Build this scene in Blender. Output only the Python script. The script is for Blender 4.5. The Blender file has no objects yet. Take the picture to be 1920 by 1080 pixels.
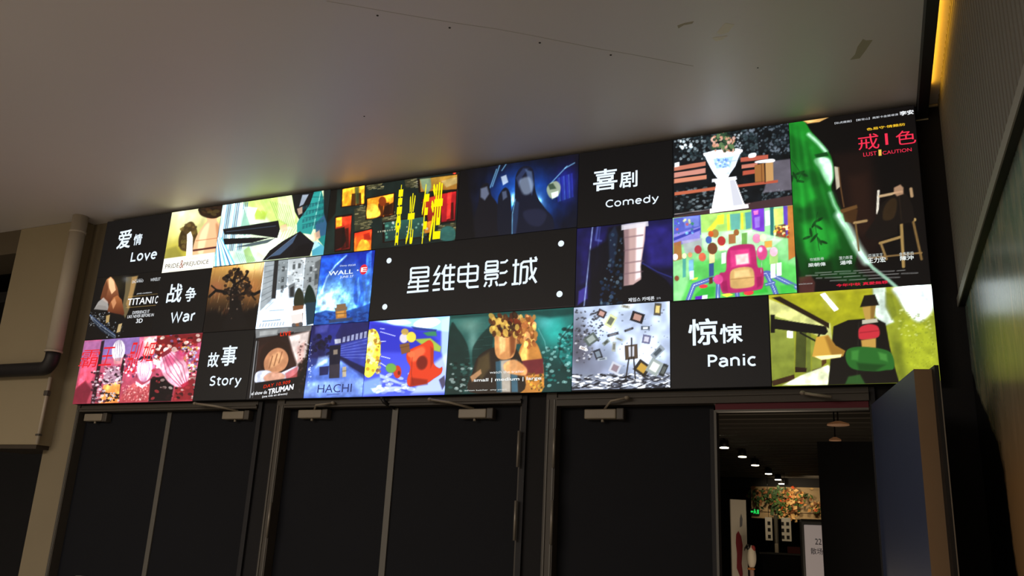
import bpy, bmesh, math, random
import numpy as np
from mathutils import Matrix, Vector

scene = bpy.context.scene
COL = scene.collection

# ------------------------------------------------------------------ camera
CAM_R = ((0.9127173, 0.4059099, 0.0467370), (-0.0729056, 0.2743386, -0.9588655), (-0.4020346, 0.8717658, 0.2799867))
CAM_C = Vector((5.78364, -4.55590, 1.49030))
cam_data = bpy.data.cameras.new('camera')
cam = bpy.data.objects.new('camera', cam_data)
COL.objects.link(cam)
rx, ry, rz = (Vector(r) for r in CAM_R)
m = Matrix((rx, -ry, -rz)).transposed().to_4x4()
m.translation = CAM_C
cam.matrix_world = m
cam_data.sensor_width = 36.0
cam_data.lens = 1585.06 / 1920 * 36.0
cam_data.clip_start = 0.05
cam_data.clip_end = 100
scene.camera = cam

# ------------------------------------------------------------------ colour management, world, added fill lamps
scene.view_settings.view_transform = 'Standard'
scene.view_settings.look = 'None'
scene.view_settings.exposure = 0.0
scene.view_settings.gamma = 1.0
scene.view_settings.use_curve_mapping = False
scene.cycles.max_bounces = 6

world = bpy.data.worlds.new('world')
scene.world = world
world.use_nodes = True
world.node_tree.nodes['Background'].inputs[0].default_value = (1.0, 0.80, 0.58, 1)   # the dim concourse behind the camera
world.node_tree.nodes['Background'].inputs[1].default_value = 0.35


def area_lamp(name, loc, target, size, power, color, size_y=None):
    d = bpy.data.lights.new(name, 'AREA')
    d.energy = power
    d.color = color
    d.size = size
    if size_y:
        d.shape = 'RECTANGLE'
        d.size_y = size_y
    o = bpy.data.objects.new(name, d)
    COL.objects.link(o)
    o.location = loc
    o.rotation_euler = (Vector(target) - Vector(loc)).to_track_quat('-Z', 'Y').to_euler()
    return o


area_lamp('concourse_fill', (-3.0, -8.0, 3.6), (-1.5, -1.0, 1.5), 1.5, 60, (1.0, 0.78, 0.5))  # unseen fill added behind the camera for warm ambient light
area_lamp('floor_bounce_fill', (0.5, -7.0, 3.75), (0.5, -7.0, 0.0), 5.0, 430, (1.0, 0.89, 0.79), 3.0)  # unseen fill added to bounce off the floor and lift the ceiling


# ------------------------------------------------------------------ materials
def lin(c):
    c = c / 255.0
    return c / 12.92 if c <= 0.04045 else ((c + 0.055) / 1.055) ** 2.4


def hexlin(h):
    return tuple(lin(int(h[i:i + 2], 16)) for i in (0, 2, 4))


MATS = {}


def mat(name, h, rough=0.6, metal=0.0, noise=0.0, nscale=6.0, emit=None, estr=0.0, bump=0.0, spec=0.5):
    if name in MATS:
        return MATS[name]
    M = bpy.data.materials.new(name)
    M.use_nodes = True
    nt = M.node_tree
    b = nt.nodes['Principled BSDF']
    c = hexlin(h)
    b.inputs['Base Color'].default_value = (*c, 1)
    b.inputs['Roughness'].default_value = rough
    b.inputs['Metallic'].default_value = metal
    b.inputs['Specular IOR Level'].default_value = spec
    if noise or bump:
        tc = nt.nodes.new('ShaderNodeTexCoord')
        nz = nt.nodes.new('ShaderNodeTexNoise')
        nz.inputs['Scale'].default_value = nscale
        nz.inputs['Detail'].default_value = 6
        nt.links.new(tc.outputs['Object'], nz.inputs['Vector'])
        if noise:
            mx = nt.nodes.new('ShaderNodeMixRGB')
            mx.inputs[1].default_value = (*[v * (1 - noise) for v in c], 1)
            mx.inputs[2].default_value = (*[min(1, v * (1 + noise)) for v in c], 1)
            nt.links.new(nz.outputs['Fac'], mx.inputs[0])
            nt.links.new(mx.outputs[0], b.inputs['Base Color'])
        if bump:
            bp = nt.nodes.new('ShaderNodeBump')
            bp.inputs['Strength'].default_value = bump
            bp.inputs['Distance'].default_value = 0.01
            nt.links.new(nz.outputs['Fac'], bp.inputs['Height'])
            nt.links.new(bp.outputs[0], b.inputs['Normal'])
    if emit:
        b.inputs['Emission Color'].default_value = (*hexlin(emit), 1)
        b.inputs['Emission Strength'].default_value = estr
    MATS[name] = M
    return M


def screen_mat():
    M = bpy.data.materials.new('screen_image')
    M.use_nodes = True
    nt = M.node_tree
    b = nt.nodes['Principled BSDF']
    b.inputs['Base Color'].default_value = (0.006, 0.006, 0.007, 1)
    b.inputs['Roughness'].default_value = 0.55
    a = nt.nodes.new('ShaderNodeAttribute')
    a.attribute_name = 'Col'
    nt.links.new(a.outputs['Color'], b.inputs['Emission Color'])
    b.inputs['Emission Strength'].default_value = 1.05
    M.cycles.emission_sampling = 'NONE'     # a large picture: found well enough by the bounced rays
    return M


SCREEN = screen_mat()


# ------------------------------------------------------------------ mesh helpers
class MB:
    def __init__(self):
        self.bm = bmesh.new()

    def box(self, x0, x1, y0, y1, z0, z1, bev=0.0):
        v = [self.bm.verts.new(p) for p in ((x0, y0, z0), (x1, y0, z0), (x1, y1, z0), (x0, y1, z0),
                                             (x0, y0, z1), (x1, y0, z1), (x1, y1, z1), (x0, y1, z1))]
        f = [self.bm.faces.new([v[i] for i in q]) for q in
             ((3, 2, 1, 0), (4, 5, 6, 7), (0, 1, 5, 4), (1, 2, 6, 5), (2, 3, 7, 6), (3, 0, 4, 7))]
        if bev:
            bmesh.ops.bevel(self.bm, geom=list({e for q in f for e in q.edges}), offset=bev, segments=2, affect='EDGES', profile=0.5)
        return self

    def prism(self, pts, z0, z1):
        a = [self.bm.verts.new((p[0], p[1], z0)) for p in pts]
        b = [self.bm.verts.new((p[0], p[1], z1)) for p in pts]
        n = len(pts)
        fs = [self.bm.faces.new(a[::-1]), self.bm.faces.new(b)]
        fs += [self.bm.faces.new((a[i], a[(i + 1) % n], b[(i + 1) % n], b[i])) for i in range(n)]
        bmesh.ops.recalc_face_normals(self.bm, faces=fs)
        return self

    def profile_x(self, pts, x0, x1):
        a = [self.bm.verts.new((x0, p[0], p[1])) for p in pts]
        b = [self.bm.verts.new((x1, p[0], p[1])) for p in pts]
        n = len(pts)
        fs = [self.bm.faces.new(a[::-1]), self.bm.faces.new(b)]
        fs += [self.bm.faces.new((a[i], a[(i + 1) % n], b[(i + 1) % n], b[i])) for i in range(n)]
        bmesh.ops.recalc_face_normals(self.bm, faces=fs)
        return self

    def tube(self, pts, r, seg=16, cap=True):
        pts = [Vector(p) for p in pts]
        rs = r if isinstance(r, (list, tuple)) else [r] * len(pts)
        rings = []
        up = None
        for i, p in enumerate(pts):
            t = (pts[min(i + 1, len(pts) - 1)] - pts[max(i - 1, 0)]).normalized()
            if up is None:
                up = Vector((0, 0, 1)) if abs(t.z) < 0.9 else Vector((0, 1, 0))
            s = t.cross(up).normalized()
            u = s.cross(t).normalized()
            up = u
            rings.append([self.bm.verts.new(p + rs[i] * (math.cos(2 * math.pi * k / seg) * s + math.sin(2 * math.pi * k / seg) * u)) for k in range(seg)])
        fs = []
        for a, b in zip(rings, rings[1:]):
            for k in range(seg):
                f = self.bm.faces.new((a[k], a[(k + 1) % seg], b[(k + 1) % seg], b[k]))
                f.smooth = True
                fs.append(f)
        if cap:
            fs.append(self.bm.faces.new(rings[0][::-1]))
            fs.append(self.bm.faces.new(rings[-1]))
        bmesh.ops.recalc_face_normals(self.bm, faces=fs)
        return self

    def ball(self, c, rx, ry, rz, seg=20):
        r = bmesh.ops.create_uvsphere(self.bm, u_segments=seg, v_segments=seg // 2 + 2, radius=1.0)
        for v in r['verts']:
            v.co = Vector((c[0] + v.co.x * rx, c[1] + v.co.y * ry, c[2] + v.co.z * rz))
            for f in v.link_faces:
                f.smooth = True
        return self

    def poly(self, pts):
        self.bm.faces.new([self.bm.verts.new(p) for p in pts])
        return self

    def done(self, name, material, parent=None, label=None):
        me = bpy.data.meshes.new(name)
        self.bm.to_mesh(me)
        self.bm.free()
        me.materials.append(material)
        return link(name, me, parent, label)


def link(name, data, parent=None, label=None):
    o = bpy.data.objects.new(name, data)
    COL.objects.link(o)
    if parent:
        o.parent = parent
        o.matrix_parent_inverse = Matrix.Translation(-parent_loc(parent))
    if label:
        o['label'] = label
    return o


def parent_loc(p):
    v = Vector((0, 0, 0))
    while p:
        v = v + p.location
        p = None if p.parent is None else p.parent if p.matrix_parent_inverse == Matrix() else None
    return v


def empty(name, loc=(0, 0, 0)):
    o = bpy.data.objects.new(name, None)
    o.empty_display_size = 0.1
    o.location = loc
    COL.objects.link(o)
    return o


def tag(o, label, cat, group=None, kind=None):
    o['label'] = label
    o['category'] = cat
    if group:
        o['group'] = group
    if kind:
        o['kind'] = kind
    return o


def struct(o, label=None, cat=None):
    o['kind'] = 'structure'
    if label:
        o['label'] = label
    if cat:
        o['category'] = cat
    return o


# ------------------------------------------------------------------ the room shell
ZC = 3.83            # ceiling underside
SB = 2.30            # screen bottom; the screen is 6.0 x 1.5 m on the plane y = 0
m_ceiling = mat('ceiling_paint', 'd4d0ce', 0.45, noise=0.035, nscale=1.2)
m_beige = mat('wall_paint_beige', '837861', 0.85, noise=0.06, nscale=3)
m_white = mat('wall_paint_cream', '968a70', 0.85, noise=0.06, nscale=2.2)
m_dark = mat('wall_paint_black', '101013', 0.9, noise=0.2, nscale=8)
m_floor = mat('floor_tile_grey', '9a948a', 0.5, noise=0.15, nscale=3)
m_frame = mat('door_frame_metal', '423d36', 0.6, noise=0.1, nscale=9)
m_frame_dark = mat('door_frame_dark', '131318', 0.7)
m_door = mat('door_paint_slate', '111319', 0.75, noise=0.12, nscale=5, spec=0.2)
m_strip = mat('astragal_grey', '5c5a54', 0.5)
m_metal = mat('closer_metal', '8a8171', 0.45, noise=0.08)
m_metal_dark = mat('closer_end_cap', '4a453e', 0.5)
m_hinge = mat('hinge_steel', '827c72', 0.4, 0.5)
m_black = mat('black_metal', '08080a', 0.5)

struct(MB().box(-5.2, 9.0, -11.0, 16.5, -0.1, 0.0).done('floor', m_floor))
ceil = struct(MB().box(-5.2, 6.5, -11.0, 0.2, ZC, ZC + 0.1).done('ceiling', m_ceiling))
m_dot = mat('screw_hole', '2c2824', 0.9)
for (x, y, r) in ((3.677, -1.665, .006), (3.955, -1.457, .006), (4.317, -1.189, .006), (4.612, -0.966, .006), (3.042, -0.82, .005), (5.277, -0.602, .004)):
    b = MB()
    b.tube([(x, y, ZC - 0.0015), (x, y, ZC + 0.001)], r, 10)
    b.done('screw_hole', m_dot, ceil)
m_patch = mat('fresh_plaster', 'e6e2d4', 0.9)
m_patch_dk = mat('old_plaster', 'aaa48f', 0.9)
m_joint = mat('board_joint', 'b3aca3', 0.9)


def ceil_px(u, v, z=ZC):
    d = Vector((0, 0, 0))
    a, b = (u - 960) / 1585.06, (v - 540) / 1585.06
    d = rx * a + ry * b + rz
    t = (z - CAM_C.z) / d.z
    return CAM_C + d * t


def ceil_patch(name, material, pts, dz=0.0012, label=None):
    b = MB()
    a = [ceil_px(*p) for p in pts]
    b.prism([(p.x, p.y) for p in a], ZC - dz, ZC + 0.0005)
    return b.done(name, material, ceil, label)


ceil_patch('plaster_patch', m_patch, [(1360, 43), (1377, 46), (1366, 60), (1350, 65), (1344, 61), (1353, 50)], label='pale fresh plaster dab')
ceil_patch('plaster_patch', m_patch, [(1335, 71), (1346, 69), (1364, 67), (1354, 75), (1342, 77)], label='pale fresh plaster dab')
ceil_patch('plaster_patch', m_patch_dk, [(1618, 73), (1624, 76), (1636, 75), (1624, 93), (1612, 109), (1594, 112), (1603, 102), (1608, 87)], label='darker scraped plaster dab')
ceil_patch('plaster_patch', m_patch_dk, [(1270, 48), (1284, 43), (1301, 40), (1298, 44), (1282, 47), (1272, 53)], label='darker scraped plaster dab')
pp = [(612, 2), (660, 10), (705, 18), (780, 31), (860, 44), (930, 54), (1000, 67), (1060, 79), (1120, 91), (1190, 103), (1300, 124)]
b = MB()
for p, q in zip(pp, pp[1:]):
    A, B = ceil_px(*p), ceil_px(*q)
    n = Vector((-(B - A).y, (B - A).x, 0)).normalized() * 0.0016
    b.prism([((A + n).x, (A + n).y), ((B + n).x, (B + n).y), ((B - n).x, (B - n).y), ((A - n).x, (A - n).y)], ZC - 0.0008, ZC + 0.0005)
b.done('board_joint', m_joint, ceil)

# front wall: dark paint around the doors, cream pier at the left, boxed bulkhead beyond it
b = MB()
b.box(0.0, 6.45, 0.08, 0.30, 2.30, ZC)
b.box(1.80, 1.94, 0.08, 0.30, 0, 2.30)
b.box(3.79, 3.92, 0.08, 0.30, 0, 2.30)
b.box(5.70, 6.45, 0.08, 0.30, 0, 2.30)
struct(b.done('wall_front', m_dark))
struct(MB().box(-0.33, 0.0, 0.08, 0.30, 0, ZC).done('wall_pier', m_beige))
struct(MB().box(-1.00, -0.25, -0.04, 0.40, 1.985, ZC, 0.006).done('wall_bulkhead', m_white))
struct(MB().box(-5.2, -1.00, -0.03, 0.40, 3.615, ZC).done('wall_header', mat('header_paint', '5a5040', 0.85)))
struct(MB().box(-5.2, -0.33, 1.3, 1.4, 0, ZC).box(-5.2, -5.1, -11, 1.3, 0, ZC).box(-5.2, -0.2, 0.4, 1.4, ZC, ZC + .1).done('wall_left', m_dark))
struct(MB().box(-1.00, -0.27, -0.03, 0.40, 1.955, 1.985).done('trim_1', mat('bulkhead_edge', '3c342a', 0.8)))

# right wall: painted mural below, ribbed panel above
WK = -0.0208


def wx(y, base=6.12):
    return base + WK * (y - 0.08)


def mural_mat():
    M = bpy.data.materials.new('mural_paint')
    M.use_nodes = True
    nt = M.node_tree
    L = nt.links.new
    bs = nt.nodes['Principled BSDF']
    bs.inputs['Roughness'].default_value = 0.27
    tc = nt.nodes.new('ShaderNodeTexCoord')
    mp = nt.nodes.new('ShaderNodeMapping')
    mp.inputs['Scale'].default_value = (1, 5.0, 1.5)
    nz = nt.nodes.new('ShaderNodeTexNoise')
    nz.inputs['Scale'].default_value = 2.6
    nz.inputs['Detail'].default_value = 5
    L(tc.outputs['Object'], mp.inputs[0])
    L(mp.outputs[0], nz.inputs['Vector'])
    cr = nt.nodes.new('ShaderNodeValToRGB')
    e = cr.color_ramp.elements
    e[0].position, e[0].color = 0.34, (*hexlin('526a62'), 1)
    e[1].position, e[1].color = 0.68, (*hexlin('93907c'), 1)
    k = e.new(0.5)
    k.color = (*hexlin('6c7a72'), 1)
    L(nz.outputs['Fac'], cr.inputs[0])
    # lower down the mural turns to warm brown
    sx = nt.nodes.new('ShaderNodeSeparateXYZ')
    L(tc.outputs['Object'], sx.inputs[0])
    zr = nt.nodes.new('ShaderNodeMapRange')
    zr.inputs[1].default_value, zr.inputs[2].default_value = 1.75, 2.35
    L(sx.outputs['Z'], zr.inputs[0])
    mx = nt.nodes.new('ShaderNodeMixRGB')
    mx.inputs[1].default_value = (*hexlin('a07c52'), 1)
    L(zr.outputs[0], mx.inputs[0])
    L(cr.outputs[0], mx.inputs[2])
    # ragged black border along the corner with the front wall
    n2 = nt.nodes.new('ShaderNodeTexNoise')
    n2.inputs['Scale'].default_value = 3.2
    n2.inputs['Detail'].default_value = 4
    L(tc.outputs['Object'], n2.inputs['Vector'])
    ad = nt.nodes.new('ShaderNodeMath')
    ad.operation = 'MULTIPLY_ADD'
    ad.inputs[1].default_value = 0.5
    L(n2.outputs['Fac'], ad.inputs[0])
    L(sx.outputs['Y'], ad.inputs[2])
    eg = nt.nodes.new('ShaderNodeMapRange')
    eg.inputs[1].default_value, eg.inputs[2].default_value = 1.93, 2.40
    eg.inputs[3].default_value, eg.inputs[4].default_value = -0.40, 0.42
    L(sx.outputs['Z'], eg.inputs[0])
    z2 = nt.nodes.new('ShaderNodeMath')
    z2.operation = 'SUBTRACT'
    L(ad.outputs[0], z2.inputs[0])
    L(eg.outputs[0], z2.inputs[1])
    st = nt.nodes.new('ShaderNodeMapRange')
    st.inputs[1].default_value, st.inputs[2].default_value = -0.03, 0.03
    L(z2.outputs[0], st.inputs[0])
    m2 = nt.nodes.new('ShaderNodeMixRGB')
    m2.inputs[2].default_value = (*hexlin('0c0b0c'), 1)
    L(st.outputs[0], m2.inputs[0])
    L(mx.outputs[0], m2.inputs[1])
    L(m2.outputs[0], bs.inputs['Base Color'])
    return M


b = MB()
b.prism([(wx(.08, 6.145), .08), (wx(-3.4, 6.145), -3.4), (wx(-3.4, 6.145) + .15, -3.4), (wx(.08, 6.145) + .15, .08)], 0, ZC)
struct(b.done('wall_right', mural_mat()))

m_rib = mat('ribbed_panel_grey', '706e66', 0.6, noise=0.08, nscale=4)
m_edge = mat('panel_edge_grey', '8b8a80', 0.55)
rp = empty('ribbed_wall_panel', (6.13, -1.6, 2.70))
tag(rp, 'grey vertically ribbed cladding panel on the upper right wall beside the amber light strip', 'wall panel')
b = MB()
y0, y1, pitch = 0.08, -3.3, 0.058
n = int((y0 - y1) / pitch)
prof = []
for i in range(n):
    ya = y0 - i * pitch
    for t, dx in ((0.0, 0.008), (0.30, 0.008), (0.36, -0.010), (0.66, -0.012), (0.94, -0.010)):
        yy = ya - t * pitch
        prof.append((wx(yy, 6.130) + dx, yy))
prof += [(wx(y1, 6.143), y1), (wx(y0, 6.143), y0)]
b.prism(prof, 2.735, ZC)
b.done('ribbed_face', m_rib, rp)
b = MB()
b.prism([(wx(y0, 6.112), y0), (wx(y1, 6.112), y1), (wx(y1, 6.117), y1), (wx(y0, 6.117), y0)], 2.692, 2.738)
b.done('bottom_edge', m_edge, rp, 'plain lighter grey bottom edging')
b = MB()
b.prism([(wx(y0, 6.117), y0), (wx(y1, 6.117), y1), (wx(y1, 6.1445), y1), (wx(y0, 6.1445), y0)], 2.694, 2.732)
b.done('underside', m_black, rp, 'black underside of the panel')

# black channel along the ceiling edge with the amber strip behind it
tb = MB()
tb.prism([(6.013, 0.075), (6.063, 0.075), (wx(-3.3, 6.066), -3.3), (wx(-3.3, 6.015), -3.3)], 3.748, ZC)
trim2 = struct(tb.done('trim_2', m_black))
led = empty('led_strip', (6.07, -1.5, 3.80))
tag(led, 'glowing amber LED strip in the ceiling slot beside the black channel', 'light strip')
b = MB()
b.prism([(wx(-.16, 6.0655), -.16), (wx(-3.3, 6.0665), -3.3), (wx(-3.3, 6.0685), -3.3), (wx(-.16, 6.0675), -.16)], 3.806, 3.818)
b.done('light_tape', mat('amber_led', 'ffb000', 0.5, emit='ffb830', estr=16.0), led)
b = MB()
b.prism([(wx(-.16, 6.0635), -.16), (wx(-3.3, 6.0635), -3.3), (wx(-3.3, 6.0666), -3.3), (wx(-.16, 6.0656), -.16)], 3.803, 3.821)
b.done('backing_rail', m_black, led)
m_cream_edge = mat('raw_board_edge', 'cfc3a0', 0.8)
b = MB()
b.box(6.063, 6.118, 0.066, 0.0795, 3.812, 3.822)
b.box(6.006, 6.066, 0.0755, 0.0795, 3.742, 3.748)
struct(b.done('trim_3', m_cream_edge))

# ------------------------------------------------------------------ door frames (trim) and doors
def door_frame(k, xl, xr, x0, x1, ztop):
    b = MB()
    b.box(xl, x0, 0.045, 0.20, 0, 2.30)
    b.box(x0, x1, 0.045, 0.06, ztop, 2.262)
    b.box(x0, x1, 0.055, 0.20, ztop, 2.296)
    b.box(x0, x1, 0.035, 0.06, 2.262, 2.272)
    o = struct(b.done('trim_%d' % k, m_frame))
    b = MB()
    b.box(x1, xr, 0.06, 0.20, 0, 2.296)
    b.done('jamb', m_frame_dark, o)  # right jamb's darker colour stands in for its unlit side
    b = MB()
    b.box(xl + .012, xl + .018, 0.0385, 0.046, 0, 2.262)
    b.box(x0 - .016, x0 - .008, 0.0405, 0.046, 0, 2.262)
    b.done('jamb_bead', m_strip, o)
    return o


f1 = door_frame(4, 0.0, 1.80, 0.035, 1.765, 2.246)
f2 = door_frame(5, 1.94, 3.79, 2.002, 3.757, 2.246)
f3 = door_frame(6, 3.92, 5.70, 3.985, 5.672, 2.225)
m_red = mat('red_seal', '5a1020', 0.7)
MB().box(4.90, 5.668, 0.062, 0.16, 2.190, 2.224).done('head_seal', m_red, f3, 'dark red strip under the head of the open doorway')
MB().box(4.90, 5.668, 0.060, 0.10, 2.180, 2.1905).done('head_stop', m_strip, f3)


def closer(parent, x, z, w=0.19, flip=False, arm=None):
    ar = empty('door_closer', (x, 0.1, z))
    ar.parent = parent
    ar.matrix_parent_inverse = Matrix.Translation(-parent_loc(parent))
    s = -1 if flip else 1
    b = MB().box(x - w * .5, x + w * .5, 0.062, 0.118, z - .028, z + .028, 0.006)
    o = b.done('closer_body', m_metal)
    o.parent = ar
    o.matrix_parent_inverse = Matrix.Translation((-x, -0.1, -z))
    b = MB().box(x + w * .5, x + w * .5 + .045, 0.066, 0.118, z - .033, z + .033, 0.006)
    c = b.done('end_cap', m_metal_dark)
    c.parent = ar
    c.matrix_parent_inverse = Matrix.Translation((-x, -0.1, -z))
    b = MB().tube([(x + .01, 0.085, z - .028), (x + .01, 0.085, z - .045)], .009, 10)
    c = b.done('closer_spindle', m_metal)
    c.parent = ar
    c.matrix_parent_inverse = Matrix.Translation((-x, -0.1, -z))
    return ar


def arm(parent, pts, r=.008, material=None):
    b = MB()
    b.tube(pts, r, 8)
    b.ball(pts[-1], .016, .016, .012, 10)
    return b.done('closer_arm', material or m_metal, parent)


def leaf(k, x0, x1, ztop, label):
    o = struct(MB().box(x0, x1, 0.118, 0.168, 0.01, ztop, 0.002).done('door_%d' % k, m_door), label)
    return o


d1 = leaf(1, 0.037, 0.900, 2.243, 'dark closed door leaf at the far left under the screen')
d2 = leaf(2, 0.904, 1.763, 2.243, 'dark closed door leaf left of the first dark post')
d3 = leaf(3, 2.004, 2.842, 2.243, 'dark closed left leaf of the middle double door')
d4 = leaf(4, 2.846, 3.755, 2.243, 'dark closed right leaf of the middle double door')
d5 = leaf(5, 3.987, 4.884, 2.222, 'dark closed door leaf beside the open doorway')
MB().box(0.885, 0.925, 0.108, 0.120, 0.02, 2.24).done('meeting_strip', m_strip, d1)
MB().box(2.826, 2.868, 0.108, 0.120, 0.02, 2.24).done('meeting_strip', m_strip, d3)
MB().box(1.742, 1.748, 0.108, 0.120, 0.02, 1.98).done('edge_strip', m_strip, d2)  # thin pale strip stands in for the highlight on the jamb edge
MB().box(3.728, 3.736, 0.108, 0.120, 0.02, 2.24).done('edge_strip', m_frame, d4)
MB().box(4.862, 4.884, 0.100, 0.170, 0.02, 2.20).done('edge_strip', m_frame_dark, d5)
MB().box(4.884, 4.897, 0.100, 0.172, 0.02, 2.195).done('edge_strip', m_strip, d5)
closer(d1, 0.17, 2.205)
closer(d2, 1.545, 2.205)
closer(d3, 2.205, 2.205)
closer(d4, 3.425, 2.192)
closer(d5, 4.245, 2.178)
arm(d2, [(1.58, .075, 2.235), (1.46, -.03, 2.255), (1.28, -.035, 2.275)], .008)
arm(d3, [(2.235, .075, 2.235), (2.30, 0.0, 2.252), (2.42, .02, 2.268)], .007)
arm(d4, [(3.43, .075, 2.222), (3.30, -.02, 2.250), (3.16, .0, 2.272)], .008)
arm(d3, [(2.845, .10, 2.24), (2.815, .02, 2.266), (2.80, .015, 2.29)], .014, m_black)
arm(d5, [(4.27, .075, 2.208), (4.33, 0.0, 2.240), (4.42, .01, 2.258)], .007)
for (dr, x, zs) in ((d2, 1.7665, ()), (d4, 3.757, ((1.87, 2.08), (1.46, 1.68))), (d5, 3.981, ((1.87, 2.09), (1.45, 1.69))), (d3, 1.998, ((1.40, 1.62),))):
    for (za, zb) in zs:
        b = MB().tube([(x, 0.036, za), (x, 0.036, zb)], .009, 10)
        b.done('hinge', m_hinge, dr)
lk = MB().box(0.27, 0.36, 0.068, 0.118, 0.96, 1.058, 0.01)
lk.done('lock_case', mat('lock_case_white', 'cfc9bd', 0.5), d1, 'pale lock case of the door')

# the open leaf, swung out towards the camera
P0, P1 = Vector((5.672, 0.10, 0)), Vector((5.867, -0.84, 0))
dv = (P1 - P0).normalized()
nv = Vector((-dv.y, dv.x, 0))          # to the right of the leaf
if nv.x < 0:
    nv = -nv
th = 0.066
b = MB()
b.prism([(P0.x, P0.y), (P1.x, P1.y), ((P1 + nv * th).x, (P1 + nv * th).y), ((P0 + nv * th).x, (P0 + nv * th).y)], 0.01, 2.205)
m_leaf = mat('open_leaf_blue', '3c4560', 0.5, noise=0.08, nscale=5)
d6 = struct(b.done('door_6', m_leaf), 'dark blue open door leaf standing out from the doorway on the right')
b = MB()
A = P1 - dv * .001
b.prism([(A.x, A.y), ((A + dv * .004).x, (A + dv * .004).y), ((A + dv * .004 + nv * th).x, (A + dv * .004 + nv * th).y), ((A + nv * th).x, (A + nv * th).y)], 0.01, 2.206)
b.done('leaf_edge', mat('leaf_edge_brown', '7a6247', 0.6), d6, 'brown long edge of the leaf')
b = MB()
A = P1 - dv * .10 + nv * th
B = P1 + dv * .05 + nv * th
b.prism([(A.x, A.y), (B.x, B.y), ((B + nv * .016).x, (B + nv * .016).y), ((A + nv * .016).x, (A + nv * .016).y)], 0.01, 2.213)
b.done('astragal', m_black, d6, 'black cover strip along the leaf edge')
b = MB()
A = P1 + dv * .052 + nv * (th + .013)
b.prism([(A.x, A.y), ((A + dv * .002).x, (A + dv * .002).y), ((A + dv * .002 + nv * .004).x, (A + dv * .002 + nv * .004).y), ((A + nv * .004).x, (A + nv * .004).y)], 0.01, 2.15)
b.done('astragal_bead', m_hinge, d6)
arm(d6, [(5.50, -.02, 2.235), (5.41, -.01, 2.25), (5.36, 0.0, 2.262)], .008)

# ------------------------------------------------------------------ pipes on the left
pc = (-0.19, -0.105)
pipe = empty('drain_pipe', (pc[0], pc[1], 2.72))
tag(pipe, 'white round drain pipe with a black elbow on the cream wall left of the screen', 'pipe')
m_pipe = mat('pipe_white', 'b0a695', 0.5, noise=0.06)
m_pipe_bk = mat('pipe_black_rubber', '141216', 0.55)
MB().tube([(pc[0], pc[1], 2.70), (pc[0], pc[1], ZC - .001)], .060, 24).done('downpipe', m_pipe, pipe)
MB().tube([(pc[0], pc[1], 3.68), (pc[0], pc[1], 3.70)], .064, 24).done('pipe_collar', m_pipe, pipe)
MB().tube([(pc[0], pc[1], 2.69), (pc[0], pc[1], 2.705)], .066, 24).done('pipe_collar', m_pipe, pipe)
el = [(pc[0], pc[1], 2.70), (pc[0], pc[1], 2.655)]
for i in range(1, 8):
    a = math.pi / 2 * i / 8
    el.append((pc[0] - .09 + .09 * math.cos(a), pc[1], 2.655 - .09 * math.sin(a)))
el += [(pc[0] - .09, pc[1], 2.565), (-1.0, pc[1], 2.565), (-2.2, pc[1], 2.565)]
MB().tube(el, .054, 20).done('black_elbow', m_pipe_bk, pipe, 'black rubber elbow and horizontal run')
cd = empty('wall_conduit', (-0.235, -0.055, 2.0))
tag(cd, 'thin white conduit running down below the black elbow pipe', 'conduit')
MB().tube([(-.235, -.055, 1.99), (-.235, -.055, 2.505)], .013, 12).done('conduit_tube', m_pipe, cd)
MB().box(-.256, -.214, -.072, -.0405, 2.36, 2.40, .003).done('conduit_clip', m_metal_dark, cd)
MB().box(-.256, -.214, -.072, -.0405, 2.05, 2.065, .003).done('conduit_clip', m_metal_dark, cd)


# ------------------------------------------------------------------ the lit screen wall
# photo measurements of the screen plane -> metres along (X) and up (Z) the screen
HS = np.array([[0.007732613077850356, 0.0014879146786112723, -2.1779867902963033],
               [-0.0001361844866344645, -0.0054591195073496555, 4.151074557246004],
               [0.0004847472948287899, 0.00032461086024249353, 1.0]])


def S(u, v):
    p = HS @ np.array([u, v, 1.0])
    return p[0] / p[2], p[1] / p[2]


def pts_of(s):
    return [tuple(float(k) for k in t.split(',')) for t in s.split()]


wall = empty('video_screen', (3.0, 0.0, SB))
tag(wall, 'long glowing screen wall of film pictures and white captions above the dark doors', 'screen')
MB().box(0.0, 6.0, 0.0045, 0.078, SB, SB + 1.5).done('casing', mat('screen_casing', '0d0d0f', 0.6), wall, 'black screen casing')
PITCH = 0.004
OVER = 2.4          # the brightest parts shine past display white


def vnoise(x, z, scale, seed, octaves=3):
    out = np.zeros_like(x)
    amp, tot = 1.0, 0.0
    for o in range(octaves):
        rng = np.random.default_rng(seed + o)
        g = rng.random((64, 64))
        xs, zs = x * scale * 2 ** o + 7.3 * o, z * scale * 2 ** o + 3.1 * o
        xi, zi = np.floor(xs).astype(int), np.floor(zs).astype(int)
        fx, fz = xs - xi, zs - zi
        fx, fz = fx * fx * (3 - 2 * fx), fz * fz * (3 - 2 * fz)
        a, b2 = g[zi % 64, xi % 64], g[zi % 64, (xi + 1) % 64]
        c, d = g[(zi + 1) % 64, xi % 64], g[(zi + 1) % 64, (xi + 1) % 64]
        out += amp * ((a * (1 - fx) + b2 * fx) * (1 - fz) + (c * (1 - fx) + d * fx) * fz)
        tot += amp
        amp *= 0.5
    return out / tot


def smooth_poly(pts, n=5):
    P = np.array(pts, float)
    out = []
    N = len(P)
    for i in range(N):
        p0, p1, p2, p3 = P[i - 1], P[i], P[(i + 1) % N], P[(i + 2) % N]
        for t in np.linspace(0, 1, n, endpoint=False):
            out.append(0.5 * (2 * p1 + (p2 - p0) * t + (2 * p0 - 5 * p1 + 4 * p2 - p3) * t * t + (3 * p1 - p0 - 3 * p2 + p3) * t ** 3))
    return out


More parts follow.
